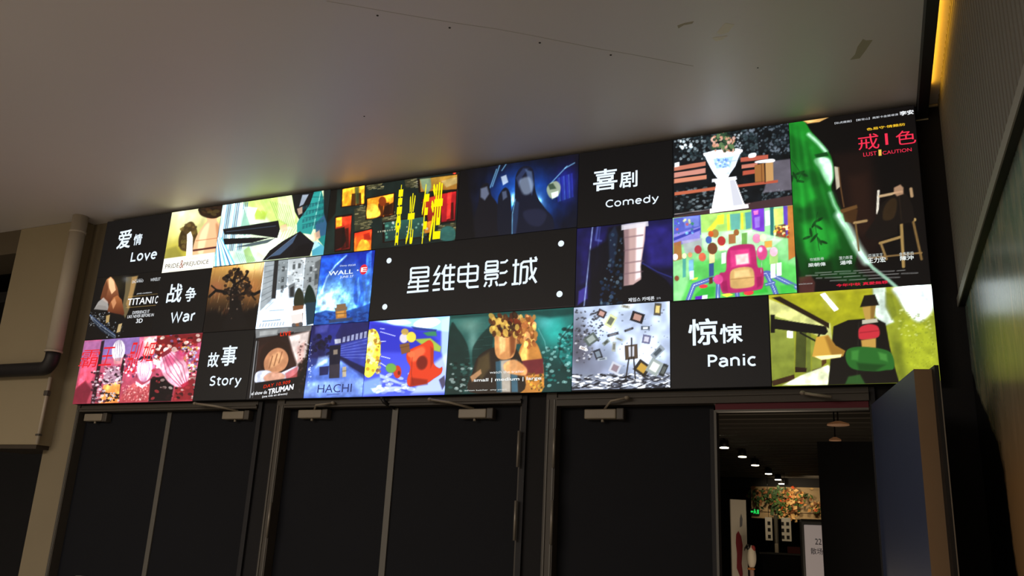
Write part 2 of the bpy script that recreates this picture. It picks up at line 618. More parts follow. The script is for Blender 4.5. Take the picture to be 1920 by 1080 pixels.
class Tile:
    def __init__(self, x0, x1, z0, z1, fill='0a0a0c'):
        self.r = (x0, x1, z0, z1)
        self.nx, self.nz = int(round((x1 - x0) / PITCH)) + 1, int(round((z1 - z0) / PITCH)) + 1
        self.X, self.Z = np.meshgrid(np.linspace(x0, x1, self.nx), np.linspace(z0, z1, self.nz))
        self.c = np.zeros((self.nz, self.nx, 3))
        self.c[:] = self.col(fill)
        # metres per photo pixel around the tile
        d = np.abs(np.linalg.det(HS[:2, :2]))
        cx = 0.5 * (x0 + x1)
        self.m = 1.0 / (228 + (346 - 228) * cx / 6.0)
        self.n = 0

    @staticmethod
    def col(h):
        return np.array([int(h[i:i + 2], 16) / 255.0 for i in (0, 2, 4)])

    def blend(self, a, c, sl):
        self.c[sl] = self.c[sl] * (1 - a[..., None]) + c * a[..., None]

    def win(self, P, pad):
        x0, x1, z0, z1 = self.r
        P = np.array(P)
        i0 = int(max(0, math.floor((P[:, 0].min() - pad - x0) / PITCH)))
        i1 = int(min(self.nx, math.ceil((P[:, 0].max() + pad - x0) / PITCH) + 1))
        j0 = int(max(0, math.floor((P[:, 1].min() - pad - z0) / PITCH)))
        j1 = int(min(self.nz, math.ceil((P[:, 1].max() + pad - z0) / PITCH) + 1))
        return None if i1 <= i0 or j1 <= j0 else (slice(j0, j1), slice(i0, i1))

    @staticmethod
    def segdist(x, z, a, b):
        dx, dz = b[0] - a[0], b[1] - a[1]
        L = dx * dx + dz * dz + 1e-12
        t = np.clip(((x - a[0]) * dx + (z - a[1]) * dz) / L, 0, 1)
        return np.hypot(x - a[0] - t * dx, z - a[1] - t * dz)

    def G(self, c1, c2, p, q):
        """linear colour ramp between two photo points"""
        a, b = np.array(S(*p)), np.array(S(*q))
        d = b - a
        t = np.clip(((self.X - a[0]) * d[0] + (self.Z - a[1]) * d[1]) / (d @ d), 0, 1)[..., None]
        self.c[:] = self.col(c1) * (1 - t) + self.col(c2) * t
        return self

    def PM(self, c, P, soft=1.0, a=1.0, c2=None):
        """polygon in screen metres; soft edge width in photo pixels; c2 = colour at its foot"""
        s = max(soft * self.m, PITCH * 0.7)
        sl = self.win(P, s)
        if sl is None:
            return self
        x, z = self.X[sl], self.Z[sl]
        dist = np.full(x.shape, 1e9)
        ins = np.zeros(x.shape, bool)
        N = len(P)
        for i in range(N):
            p, q = P[i], P[(i + 1) % N]
            dist = np.minimum(dist, self.segdist(x, z, p, q))
            if p[1] != q[1]:
                k = ((p[1] > z) != (q[1] > z)) & (x < (q[0] - p[0]) * (z - p[1]) / (q[1] - p[1]) + p[0])
                ins ^= k
        sd = np.where(ins, dist, -dist)
        al = np.clip(sd / s + 0.5, 0, 1)
        al = al * al * (3 - 2 * al) * a
        cc = self.col(c)
        if c2:
            zs = [p[1] for p in P]
            t = np.clip((max(zs) - z) / (max(zs) - min(zs) + 1e-9), 0, 1)[..., None]
            cc = cc * (1 - t) + self.col(c2) * t
        self.blend(al, cc, sl)
        return self

    def P(self, c, s, soft=1.0, a=1.0, smooth=False, c2=None):
        p = pts_of(s)
        if smooth:
            p = smooth_poly(p)
        return self.PM(c, [S(*k) for k in p], soft, a, c2)

    def E(self, c, cx, cy, rx_, ry_, rot=0, soft=1.0, a=1.0, c2=None):
        R = math.radians(rot)
        pts = []
        for k in range(28):
            t = 2 * math.pi * k / 28
            u, v = rx_ * math.cos(t), ry_ * math.sin(t)
            pts.append(S(cx + u * math.cos(R) - v * math.sin(R), cy + u * math.sin(R) + v * math.cos(R)))
        return self.PM(c, pts, soft, a, c2)

    def GL(self, c, cx, cy, rx_, ry_, a=1.0, power=2.0):
        """soft round glow"""
        o, e, f = np.array(S(cx, cy)), np.array(S(cx + rx_, cy)), np.array(S(cx, cy + ry_))
        A = np.stack([e - o, f - o], 1)
        I = np.linalg.inv(A)
        dx, dz = self.X - o[0], self.Z - o[1]
        r2 = (I[0, 0] * dx + I[0, 1] * dz) ** 2 + (I[1, 0] * dx + I[1, 1] * dz) ** 2
        self.blend(np.exp(-power * r2) * a, self.col(c), (slice(None), slice(None)))
        return self

    def L(self, c, s, w=1.5, soft=1.0, a=1.0):
        P = [S(*k) for k in pts_of(s)]
        hw, sf = w * self.m * 0.5, max(soft * self.m, PITCH * 0.7)
        sl = self.win(P, hw + sf)
        if sl is None:
            return self
        x, z = self.X[sl], self.Z[sl]
        d = np.full(x.shape, 1e9)
        for p, q in zip(P, P[1:]):
            d = np.minimum(d, self.segdist(x, z, p, q))
        self.blend(np.clip((hw - d) / sf + 0.5, 0, 1) * a, self.col(c), sl)
        return self

    def N(self, scale, amp, seed=1, c=None, lo=0.5, hi=0.7, sx=1.0, a=1.0, rot=0.0):
        """value noise: multiply by it, or lay colour c where it is high"""
        R = math.radians(rot)
        x = self.X * math.cos(R) + self.Z * math.sin(R)
        z = -self.X * math.sin(R) + self.Z * math.cos(R)
        n = vnoise(x * sx, z, scale, seed)
        if c is None:
            self.c *= (1 + amp * (n - 0.5) * 2)[..., None]
        else:
            self.blend(np.clip((n - lo) / (hi - lo), 0, 1) * a, self.col(c), (slice(None), slice(None)))
        return self

    def D(self, cols, n, box, size, seed, a=1.0, stretch=1.0, rot=0, soft=1.0):
        """n small dabs inside a photo-pixel box"""
        rg = random.Random(seed)
        for _ in range(n):
            x, y = rg.uniform(box[0], box[2]), rg.uniform(box[1], box[3])
            s = size * rg.uniform(0.5, 1.3)
            self.E(rg.choice(cols), x, y, s * stretch, s, rot + rg.uniform(-25, 25), soft, a)
        return self

    def clamp(self):
        self.c = np.clip(self.c, 0, 1)
        return self

    def build(self, name, label=None):
        self.clamp()
        nx, nz = self.nx, self.nz
        co = np.stack([self.X, np.zeros_like(self.X), self.Z + SB], -1).reshape(-1, 3)
        idx = np.arange(nx * nz).reshape(nz, nx)
        q = np.stack([idx[:-1, :-1], idx[:-1, 1:], idx[1:, 1:], idx[1:, :-1]], -1).reshape(-1, 4)
        # a rim so that the tile is a slab with a real thickness
        ring = np.concatenate([idx[0, :-1], idx[:-1, -1], idx[-1, :0:-1], idx[:0:-1, 0]])
        nb = len(ring)
        back = co[ring].copy()
        back[:, 1] = 0.004
        co = np.concatenate([co, back])
        bi = nx * nz + np.arange(nb)
        side = np.stack([np.roll(ring, -1), ring, bi, np.roll(bi, -1)], -1)
        faces = np.concatenate([q, side])
        me = bpy.data.meshes.new(name)
        me.vertices.add(len(co))
        me.vertices.foreach_set('co', co.ravel().astype(np.float32))
        me.loops.add(len(faces) * 4)
        me.loops.foreach_set('vertex_index', faces.ravel().astype(np.int32))
        me.polygons.add(len(faces))
        me.polygons.foreach_set('loop_start', (np.arange(len(faces)) * 4).astype(np.int32))
        at = me.color_attributes.new('Col', 'FLOAT_COLOR', 'POINT')
        c = self.c.reshape(-1, 3)
        c = np.where(c <= 0.04045, c / 12.92, ((c + 0.055) / 1.055) ** 2.4)
        c = c * (1 + OVER * c.max(1, keepdims=True) ** 6)
        c = np.concatenate([c, np.tile(c.mean(0) * 0, (nb, 1))])
        c = np.concatenate([c, np.ones((len(c), 1))], 1)
        at.data.foreach_set('color', c.ravel().astype(np.float32))
        me.update(calc_edges=True)
        me.validate()
        me.materials.append(SCREEN)
        self.o = link(name, me, wall, label)
        return self.o


# ---- lettering
def glow(h, s=1.1):
    M = mat('lettering_' + h + ('' if s == 1.0 else '_%d' % int(s * 100)), '050505', 0.5, emit=h, estr=s)
    M.cycles.emission_sampling = 'NONE'
    return M


TXT_Y = -0.0012


def place(me, x0, z0, x1, z1, name, material, parent, shear=0.0):
    n = len(me.vertices)
    co = np.empty(n * 3, np.float32)
    me.vertices.foreach_get('co', co)
    co = co.reshape(-1, 3)
    mn, mx = co.min(0), co.max(0)
    u = (co[:, 0] - mn[0]) / max(mx[0] - mn[0], 1e-6)
    v = (co[:, 1] - mn[1]) / max(mx[1] - mn[1], 1e-6)
    out = np.stack([x0 + u * (x1 - x0) + shear * v * (z1 - z0), np.full(n, TXT_Y), SB + z0 + v * (z1 - z0)], -1)
    me.vertices.foreach_set('co', out.ravel().astype(np.float32))
    me.update()
    me.materials.clear()
    me.materials.append(material)
    return link(name, me, parent)


def text(tile, body, bl, tr, h='e4f2ff', bold=0.0, space=1.0, shear=0.0, strength=1.1, name='lettering', quad=None):
    """body fitted between its lower-left and upper-right photo points on the screen"""
    c = bpy.data.curves.new('lettering', 'FONT')
    c.body = body
    c.space_character = space
    c.resolution_u = 3
    o = bpy.data.objects.new('lettering_source', c)
    COL.objects.link(o)
    dg = bpy.context.evaluated_depsgraph_get()
    me = bpy.data.meshes.new_from_object(o.evaluated_get(dg))
    bpy.data.objects.remove(o)
    bpy.data.curves.remove(c)
    me.name = 'lettering'
    if bold:
        n, k = len(me.vertices), 0
        bm = bmesh.new()
        for dx, dz in ((0, 0), (bold, 0), (0, bold), (bold, bold)):
            bm.from_mesh(me)
            bm.verts.ensure_lookup_table()
            for v in bm.verts[k * n:]:
                v.co.x += dx
                v.co.y += dz
            k += 1
        bm.to_mesh(me)
        bm.free()
    a, b2 = S(*bl), S(*tr)
    o = place(me, a[0], a[1], b2[0], b2[1], name, glow(h, strength), tile.o, shear)
    if quad:            # lower-left, lower-right, upper-left photo points of tilted lettering
        q0, q1, q2 = (np.array(S(*k)) for k in quad)
        for v in me.vertices:
            u = (v.co.x - a[0]) / (b2[0] - a[0])
            w_ = (v.co.z - SB - a[1]) / (b2[1] - a[1])
            p = q0 + (q1 - q0) * u + (q2 - q0) * w_
            v.co.x, v.co.z = p[0], p[1] + SB
    return o


def strokes(tile, lines, width, h, to_px, name='lettering'):
    """lettering drawn as ribbons along centre lines"""
    b = MB()
    for ln in lines:
        closed = ln[0] == ln[-1]
        ln = [k for i, k in enumerate(ln) if i == 0 or math.hypot(k[0] - ln[i - 1][0], k[1] - ln[i - 1][1]) > 1e-6]
        p = [np.array(S(*to_px(k)) if to_px else k) for k in ln]
        if closed:
            p = p[:-1]
        n = len(p)
        L, R = [], []
        for i in range(n):
            if closed:
                d0, d1 = p[i] - p[i - 1], p[(i + 1) % n] - p[i]
            else:
                d0 = p[i] - p[i - 1] if i else p[1] - p[0]
                d1 = p[i + 1] - p[i] if i < n - 1 else d0
            d0, d1 = d0 / np.linalg.norm(d0), d1 / np.linalg.norm(d1)
            nn = np.array([-d0[1], d0[0]]) + np.array([-d1[1], d1[0]])
            nn = nn / max(0.4, (nn @ nn) / 2)
            L.append(p[i] + nn * width / 2)
            R.append(p[i] - nn * width / 2)
        for i in range(n if closed else n - 1):
            j = (i + 1) % n
            b.poly([(R[i][0], TXT_Y, R[i][1] + SB), (R[j][0], TXT_Y, R[j][1] + SB), (L[j][0], TXT_Y, L[j][1] + SB), (L[i][0], TXT_Y, L[i][1] + SB)])
    return b.done(name, glow(h), tile.o)


W1 = 'e6f3ff'
INK = '0b0b0d'


def arc(cx, cy, rx_, ry_, a0, a1, n=12):
    return [(cx + rx_ * math.cos(math.radians(a0 + (a1 - a0) * i / n)), cy + ry_ * math.sin(math.radians(a0 + (a1 - a0) * i / n))) for i in range(n + 1)]


BOWL = arc(.25, .26, .20, .26, 0, 360, 20)
BOWL[-1] = BOWL[0]
GLYPH = {   # advance, centre lines
    'L': (.46, [[(.06, .72), (.06, 0), (.42, 0)]]),
    'o': (.54, [BOWL]),
    'v': (.48, [[(.03, .52), (.23, 0), (.43, .52)]]),
    'e': (.52, [[(.05, .28), (.43, .28)] + arc(.25, .26, .19, .26, 10, 315, 16)]),
    'W': (.86, [[(.03, .72), (.22, 0), (.41, .68), (.60, 0), (.79, .72)]]),
    'a': (.50, [arc(.22, .33, .18, .19, 150, 0, 8) + [(.40, 0)], [(.40, .30)] + arc(.22, .15, .18, .15, 90, 270, 8) + [(.40, .10)]]),
    'r': (.36, [[(.07, .52), (.07, 0)], [(.07, .28)] + arc(.26, .30, .18, .22, 160, 80, 6)]),
    'S': (.50, [[(.40, .68)] + arc(.25, .54, .18, .18, 60, 225, 8) + arc(.22, .18, .19, .18, 45, -130, 9) + [(.04, .05)]]),
    't': (.36, [[(.14, .66), (.14, .12)] + arc(.26, .12, .12, .12, 180, 290, 5), [(.02, .50), (.32, .50)]]),
    'y': (.48, [[(.03, .52), (.24, .02)], [(.44, .52), (.20, -.12)] + arc(.09, -.10, .09, .10, -20, -110, 4)]),
    'C': (.58, [arc(.34, .36, .29, .36, 50, 310, 18)]),
    'm': (.84, [[(.07, .52), (.07, 0)], arc(.24, .32, .17, .20, 180, 0, 9) + [(.41, 0)], arc(.58, .32, .17, .20, 180, 0, 9) + [(.75, 0)]]),
    'd': (.56, [arc(.25, .26, .20, .26, 0, 360, 20)[:-1] + [(.45, .26)], [(.45, .76), (.45, 0)]]),
    'P': (.52, [[(.07, 0), (.07, .72), (.24, .72)] + arc(.24, .53, .20, .19, 90, -90, 9) + [(.07, .34)]]),
    'n': (.54, [[(.07, .52), (.07, 0)], arc(.25, .32, .18, .20, 180, 0, 9) + [(.43, 0)]]),
    'i': (.22, [[(.10, .52), (.10, 0)], [(.10, .64), (.10, .74)]]),
    'c': (.46, [arc(.26, .26, .21, .26, 55, 305, 14)]),
}


def latin(tile, word, bl, tr, weight=.118, space=.05, h=W1, name='lettering'):
    x, lines = 0.0, []
    for ch in word:
        adv, ls = GLYPH[ch]
        lines += [[(px_ + x, py_) for px_, py_ in l] for l in ls]
        x += adv + space
    P = np.array([p for l in lines for p in l])
    mn, mx = P.min(0), P.max(0)
    a, c = np.array(S(*bl)), np.array(S(*tr))
    if mn[1] < -.05:
        pass
    k = (c - a) / (mx - mn)
    wd = weight * k[1]
    a2, c2 = a + wd / 2, c - wd / 2
    k = (c2 - a2) / (mx - mn)
    return strokes(tile, [[tuple(a2 + (np.array(p) - mn) * k) for p in l] for l in lines], wd, h, None, name)




# ================= captions
t = Tile(0.0, 0.705, 1.02, 1.5, INK)
t.build('caption_panel', 'black caption panel reading Love')
text(t, '爱', (217.5, 468), (249, 430), W1, .03)
text(t, '情', (248.5, 461), (268, 438), W1, .03)
latin(t, 'Love', (244, 491.5), (296, 466.5))

t = Tile(0.70, 1.208, 0.50, 1.0, INK)
t.build('caption_panel', 'black caption panel reading War')
text(t, '战', (310.5, 569), (344, 531), W1, .03)
text(t, '争', (345, 566.5), (369.5, 537.5), W1, .03)
latin(t, 'War', (317.5, 606), (368, 581))

t = Tile(1.217, 1.70, 0.0, 0.498, INK)
t.build('caption_panel', 'black caption panel reading Story')
text(t, '故', (387.5, 689), (412, 660), W1, .03)
text(t, '事', (412, 686.5), (446, 647), W1, .03)
latin(t, 'Story', (390.5, 728), (453.5, 702.5))

t = Tile(4.10, 4.692, 1.003, 1.5, INK)
t.build('caption_panel', 'black caption panel reading Comedy')
text(t, '喜', (1111, 360), (1157, 314), W1, .03)
text(t, '剧', (1160.5, 354), (1194.5, 319.5), W1, .03)
latin(t, 'Comedy', (1134.5, 393.5), (1234.5, 363))

t = Tile(4.674, 5.207, 0.0, 0.495, INK)
t.build('caption_panel', 'black caption panel reading Panic')
text(t, '惊', (1290, 648.5), (1344.5, 596), W1, .03)
text(t, '悚', (1349, 644.5), (1391, 606), W1, .03)
latin(t, 'Panic', (1326.5, 689.5), (1417, 661))

t = Tile(2.648, 4.098, 0.507, 1.008, INK)
t.L('3a2a2c', '840,592 960,582 1076,574', 1.0)
t.build('caption_panel', 'black centre panel with the white cinema name and four round dots')
Q = lambda k: (740 + k[0] / 6.4, 440 + k[1] / 6.4)
w = 0.0150
strokes(t, [
    [(188, 512), (190, 418), (202, 406), (390, 393), (400, 404), (396, 498), (384, 506), (188, 519), (188, 512)],
    [(192, 462), (396, 447)], [(192, 536), (160, 604)], [(186, 572), (408, 555)], [(277, 515), (270, 690)],
    [(152, 634), (400, 614)], [(141, 693), (397, 671)]], w, W1, Q)
strokes(t, [
    [(532, 372), (474, 482), (524, 476)], [(540, 458), (466, 592), (536, 588)], [(448, 668), (535, 658)],
    [(614, 362), (560, 480)], [(590, 420), (580, 640), (592, 658), (706, 650)], [(590, 404), (722, 393)],
    [(588, 493), (716, 482)], [(584, 580), (712, 568)], [(664, 354), (650, 652)]], w, W1, Q)
strokes(t, [
    [(764, 410), (780, 394), (978, 378), (992, 392), (984, 535), (968, 550), (770, 566), (756, 552), (764, 410)],
    [(764, 480), (986, 462)], [(880, 340), (864, 612), (880, 634), (1000, 624)]], w, W1, Q)
strokes(t, [
    [(1092, 340), (1102, 328), (1222, 320), (1230, 330), (1226, 408), (1218, 418), (1094, 428), (1086, 420), (1092, 340)],
    [(1092, 378), (1228, 368)], [(1066, 456), (1246, 440)],
    [(1084, 500), (1094, 488), (1220, 478), (1228, 488), (1226, 516), (1216, 526), (1090, 536), (1082, 528), (1084, 500)],
    [(1154, 534), (1148, 604), (1120, 624)], [(1096, 568), (1068, 628)], [(1206, 560), (1226, 616)],
    [(1262, 338), (1320, 332), (1350, 304)], [(1254, 464), (1316, 458), (1345, 434)], [(1244, 606), (1306, 600), (1336, 570)]], w * .93, W1, Q)
strokes(t, [
    [(1408, 368), (1490, 358)], [(1450, 296), (1434, 592)], [(1396, 597), (1474, 588)],
    [(1702, 312), (1540, 328), (1514, 352), (1500, 580), (1480, 600)], [(1516, 394), (1578, 386), (1588, 398), (1576, 560), (1562, 576), (1530, 580)],
    [(1626, 276), (1634, 430), (1652, 510), (1692, 578)], [(1690, 396), (1660, 470), (1606, 540)], [(1680, 268), (1698, 308)]], w, W1, Q)
for (u, v) in ((728.5, 489), (720.5, 575.5), (1051, 457), (1048, 551.5)):
    x, z = S(u, v)
    b = MB()
    b.poly([(x + .0195 * math.cos(k * math.pi / 14), TXT_Y, SB + z + .0195 * math.sin(k * math.pi / 14)) for k in range(28)])
    b.done('round_dot', glow(W1), t.o)

# ================= pictures, top row
# meadow portrait
t = Tile(0.705, 1.2155, 1.0, 1.5)
t.G('e6e4ac', 'd0c64e', (370, 392), (360, 480))
t.GL('f4eecc', 345, 405, 36, 26, .7).GL('c9b93a', 330, 470, 40, 25, .7).GL('a99a3a', 322, 490, 25, 14, .7)
t.P('8a8440', '306,470 330,462 345,488 340,500 304,506', 8, .5)
t.N(9, .10, 3)
# a slim brown tree and a large clay jar of dark branches
t.P('5a4526', '340,432 352,418 362,418 369,434 370,458 364,470 352,472 338,468 334,452', 2.5, smooth=True).P('3f3018', '340,432 348,440 344,466 334,462', 4, .8)
t.D(['6a5430', '8a7038', '4a3a1c', '7a6a34'], 40, (338, 422, 368, 466), 3.0, 101, .6)
t.P('f2ecdc', '350,440 357,434 361,446 360,482 348,484 350,452', 1.5)
t.P('e3ae82', '384,402 398,398 408,402 406,414 417,428 422,452 417,502 366,498 360,478 366,448 380,424 388,414', 1.5, smooth=True)
t.P('f0c69c', '384,424 392,420 386,450 378,480 370,470 374,442', 6, .7, smooth=True).P('c88a5c', '404,420 412,430 416,460 412,492 402,494 406,452', 6, .7, smooth=True)
t.L('b87a50', '367,452 420,445', 1.4, 1.5, .7).L('4a1c1c', '362,470 420,462', 3.5, 1.5, .9)
t.P('2e1c12', '376,404 372,392 384,384 418,378 420,398 408,408 394,410', 2.5, smooth=True).D(['4a3018', '1c120c', '5a4a24'], 24, (372, 382, 418, 404), 3, 102, .7, 2)
t.P('e8e4d4', '296,487.0 402,473.5 402,515 296,520', 1)
t.L('b9b2a2', '316,509.5 384,500.5', .7, 1, .7)
t.build('picture_panel', 'pale green meadow picture with a clay jar and title strip')
text(t, 'PRIDE', (309, 504.5), (336, 493.5), '2a2420')
text(t, 'PREJUDICE', (343, 502), (391.5, 487), '2a2420')
text(t, '&', (335.5, 503.5), (345.5, 488), '9a5a50')
text(t, 'Keira Knightley', (344, 488.5), (371, 482), 'cfc4a8')

# glass towers turned on their side
t = Tile(1.2195, 2.216, 1.008, 1.5)
t.G('cfe6d2', 'd8e8b4', (410, 420), (600, 420))
t.P('c2e070', '448,380 520,366 560,362 556,420 520,430 490,400', 8, .9)
t.P('b9d84a', '474,392 500,398 496,412 478,412', 5, .9)
t.P('d6ecac', '520,366 556,362 552,430 520,410', 5, .9)
for i in range(16):
    x = 404 + i * 3.1
    t.L(('3f6fc0', '9fd2f4', 'f2faff', '5a9be0', '2f57a0')[i % 5], '%f,%f %f,%f' % (x + 13, 380, x, 470), 2.2, 1.2, .85)
t.P('c8e6da', '446,402 456,392 470,430 466,470 446,446', 2, .9).P('8fd0b4', '458,392 468,424 458,444 450,430', 2, .7).P('cfeed8', '456,388 482,390 474,410 462,406', 2, .8)
for i in range(9):
    t.L(('6ac0e8', 'd8f0fb', '2f86c8', 'eaf8ff')[i % 4], '%f,447 %f,500' % (405 + i * 1.2, 404 + i * 4.6), 3.4, 1.2, .95)
t.P('bfe6d8', '440,470 470,462 480,488 438,496', 2, .7).P('a8d27a', '456,470 466,462 478,490 462,494', 3, .8).P('e9f7d6', '480,470 520,440 530,452 500,484', 3, .8)
for i in range(8):
    t.L('a8cf5e', '%f,430 %f,460' % (532 + i * 5, 520 + i * 4.5), 1.4, 1, .6)
    t.L('c4e88a', '%f,368 %f,400' % (470 + i * 9, 490 + i * 8), 1.2, 1, .6)
t.P('1f8f8c', '585,360 602,358 612,400 612,470 596,450 600,430 560,430 556,420', 2)
t.P('2fa6a0', '556,420 586,364 602,359 590,420 582,440 556,436', 2)
t.P('35608a', '590,420 612,398 612,440 592,446', 3, .9)
for i in range(5):
    t.L('0f5f66', '%f,%f %f,%f' % (566 + i * 3, 422 - i * 13, 606, 414 - i * 11), 1.6, 1, .7)
t.L('9fe0d4', '600,362 586,430', 2.0, 1, .8)
t.P('52b0c8', '584,470 596,454 608,464 607,478 584,480', 1.5).P('a9def0', '580,456 592,452 600,460 584,470', 3, .8)
t.P('10181c', '606,356 622,353 617,474 610,470 612,420 606,400', 3, .95)
# long dark roofs and beams laid across the towers
t.P('15141a', '417,430 470,422 521,414 524,430 519,447 470,440 420,440', 1.0).P('15141a', '418,448 470,446 506,446 470,456 420,459', 1.0)
t.P('3a4a58', '440,464 480,454 515,447 500,456 470,462', 1.5, .8).L('4a5a70', '424,435 516,424', 1.6, 1.5, .8)
t.P('15141a', '491,489 505,470 530,452 562,434 576,446 588,456 580,480 540,484', 1.0)
t.P('5f7fa8', '505,482 530,462 556,440 548,456 524,478', 2.0, .7).P('0c0b10', '540,484 560,460 580,456 580,480', 3, .8).L('9ab8d8', '498,487 556,440', 1.0, 1.2, .8)
t.P('15141a', '546,366 562,362 588,360 580,384 568,402 560,412 552,398', 1.0).P('c8d8ec', '566,366 578,365 568,384 560,388', 2, .8)
for k in range(7):
    for m in range(4):
        t.P('1a5a66', '%f,%f %f,%f %f,%f %f,%f' % (566 + k * 6, 424 - k * 2 - m * 12, 570.5 + k * 6, 422.6 - k * 2 - m * 12, 570 + k * 6, 429 - k * 2 - m * 12, 565.5 + k * 6, 430.5 - k * 2 - m * 12), 1.0, .55)
t.P('e9b896', '524,424 536,420 538,432 526,436', 2.5, .85).P('e6b492', '588,438 598,432 600,446 590,452', 2.5, .85).P('e9c6ac', '556,392 566,388 566,400 559,404', 2, .8)
for k in range(9):
    t.L('6a9a4a', '%f,%f %f,%f' % (506 + k * 4.4, 378 + k, 520 + k * 4.2, 414 + k * 2), .9, 1, .5)
    t.L('7ab8a0', '%f,%f %f,%f' % (442 + k * 4, 474 + k, 452 + k * 4, 496), .9, 1, .5)
t.N(14, .06, 5)
t.build('picture_panel', 'picture of pale green and blue glass towers')

# brick wall of amber and red snapshots
t = Tile(2.219, 3.258, 1.008, 1.492)
t.G('1a2a26', '14201e', (620, 360), (855, 450))
t.N(6, .4, 9)


def bricks(s, seed, light='8f8558', dark='3a3a28', x0=0, n=60):
    t.P(dark, s, 2)
    p = pts_of(s)
    xs, ys = [k[0] for k in p], [k[1] for k in p]
    rg = random.Random(seed)
    for _ in range(n):
        x, y = rg.uniform(min(xs), max(xs)), rg.uniform(min(ys), max(ys))
        t.L(rg.choice((light, 'a59a6c', '77704c', '5e5c40')), '%f,%f %f,%f' % (x, y, x + 5, y - .7), 2.0, 1, .8)


bricks('685,343 712,336 714,350 688,356', 1, n=30)
bricks('663,392 690,384 692,430 664,434', 2, n=50)
bricks('757,336 780,330 782,350 760,352', 3, '9a9480', n=30)
bricks('790,374 812,370 810,400 792,404', 4, n=30)
bricks('820,424 854,418 854,450 822,450', 5, n=26)
bricks('714,404 740,398 740,414 716,418', 6, n=20)


def photo_rect(s, c, c2, dark='1a0a06', fig=1):
    t.P(dark, s, 1.2)
    p = np.array(pts_of(s))
    cen = p.mean(0)
    q = (p - cen) * .90 + cen
    t.P(c, ' '.join('%f,%f' % tuple(k) for k in q), 1.2, c2=c2)
    w_, h_ = np.ptp(p[:, 0]), np.ptp(p[:, 1])
    if fig:
        t.P('2a0c06', '%f,%f %f,%f %f,%f %f,%f' % (cen[0] - .1 * w_, cen[1] + .42 * h_, cen[0] - .06 * w_, cen[1] - .1 * h_, cen[0] + .30 * w_, cen[1] - .14 * h_, cen[0] + .32 * w_, cen[1] + .36 * h_), 2.0, .75)
        t.L(c2, '%f,%f %f,%f' % (cen[0] + .12 * w_, cen[1] - .1 * h_, cen[0] + .11 * w_, cen[1] + .36 * h_), 2, 1.5, .8)


photo_rect('639,354 685,345 684,384 638,390', 'f6b22a', 'e8941a')
t.P('3a5a3a', '664,352 672,350 672,382 666,383', 4, .7)
photo_rect('627,406 660,401 656,470 626,474', 'e8401f', '7a1414')
t.P('f49a24', '629,409 640,407 640,424 629,427', 2).P('140a0a', '627,430 645,426 648,452 640,464 626,470', 3, .9)
photo_rect('662,436 698,428 696,472 661,476', 'e83018', 'f08a1c', fig=0)
t.P('f7a82a', '668,470 676,450 688,452 692,462 686,472', 2.5, smooth=True).P('c02414', '680,440 692,436 694,450 682,450', 3, .9)
photo_rect('685,372 740,361 738,404 684,413', 'f79a20', 'e8781a')
t.P('f9b83a', '688,386 704,384 712,404 688,410', 3, .9, smooth=True).E('8a3410', 716, 378, 7, 9, 0, 2.5, .95).P('2a1008', '720,388 736,380 736,402 716,404', 3, .9)
photo_rect('790,372 826,362 824,416 792,424', 'c83a22', '8a1c18', fig=0)
photo_rect('824,362 856,356 853,416 825,420', 'd01f26', '9a1220')
t.P('e8342a', '838,362 846,360 843,410 836,412', 2.5, .9)
photo_rect('782,336 860,326 859,356 784,362', 'c99a3a', 'a8702a', fig=0)
t.P('7fa890', '786,336 806,334 808,352 800,366 790,352', 4, .8).P('c9b070', '826,340 856,332 856,344 836,352', 3, .8)
photo_rect('716,416 800,404 804,444 716,456', '2a5a50', '1f3f3c', fig=0)
t.P('2f6a64', '826,430 840,424 852,432 850,450 826,450', 3, .9, smooth=True).P('e88a24', '794,418 808,414 808,436 794,438', 2.5, .9)
t.D(['d8ded0', '5aa08a', '88b8a0', '10302c'], 40, (718, 418, 800, 446), 2.0, 4, .8)
t.L('d8e0d0', '708,434 742,428', 2, 1, .0)
for i in range(8):
    t.E('d8d2b0', 708 + i * 4.4, 435 - i * .6, 1.1, 1.4, 0, 1, .8)
t.P('100c0a', '617,352 632,350 628,400 612,420', 4, .9)
t.E('e8402a', 851, 325, 3, 2, 0, 1.5)
t.N(22, .18, 8)
t.build('picture_panel', 'brick wall collage picture of amber and red snapshots')
for ch, bl, tr in (('春', (737, 461), (757, 346)), ('光', (759, 459), (780, 362)), ('乍', (785, 458), (806, 344)), ('泄', (802, 454), (832, 341))):
    text(t, ch, bl, tr, 'f8ea10', .05)

# dark standing stones before a blue glow
t = Tile(3.261, 4.098, 1.011, 1.5, '0b0b10')
t.GL('0d2f8a', 990, 370, 95, 70, .95, 1.6).GL('1a62d8', 975, 370, 62, 52, .95, 1.8).GL('4fb4f4', 985, 385, 38, 34, .95, 1.8).GL('c8f0ff', 1000, 385, 20, 24, .9, 2.0).GL('a8e4ff', 962, 372, 10, 14, .8)
t.GL('2a2fc0', 1058, 345, 22, 40, .8).GL('1a1a70', 1070, 330, 20, 40, .6)
t.N(14, .35, 12, sx=1.6, rot=.0)
for k, (x, y, x2, y2) in enumerate(((936, 310, 922, 350), (948, 308, 940, 320), (930, 318, 918, 352), (1062, 312, 1030, 346), (1076, 306, 1058, 316))):
    t.L('8fd4ff', '%f,%f %f,%f' % (x, y, x2, y2), 2.0, 2.5, .8)
for i in range(10):
    t.L(('3a4ae0', '5a8af0', '2438b0')[i % 3], '%f,%f %f,%f' % (1044 + i * 3, 335 - i, 1046 + i * 3, 378 - i), 1.6, 2, .7)
t.P('e6f4ff', '938,332 948,328 952,342 942,348', 2.5, .7).P('c2cfa0', '1028,346 1042,340 1050,350 1046,366 1032,372 1024,358', 3, .8, smooth=True).P('2a4030', '1026,346 1036,344 1042,354 1030,356', 3, .8)
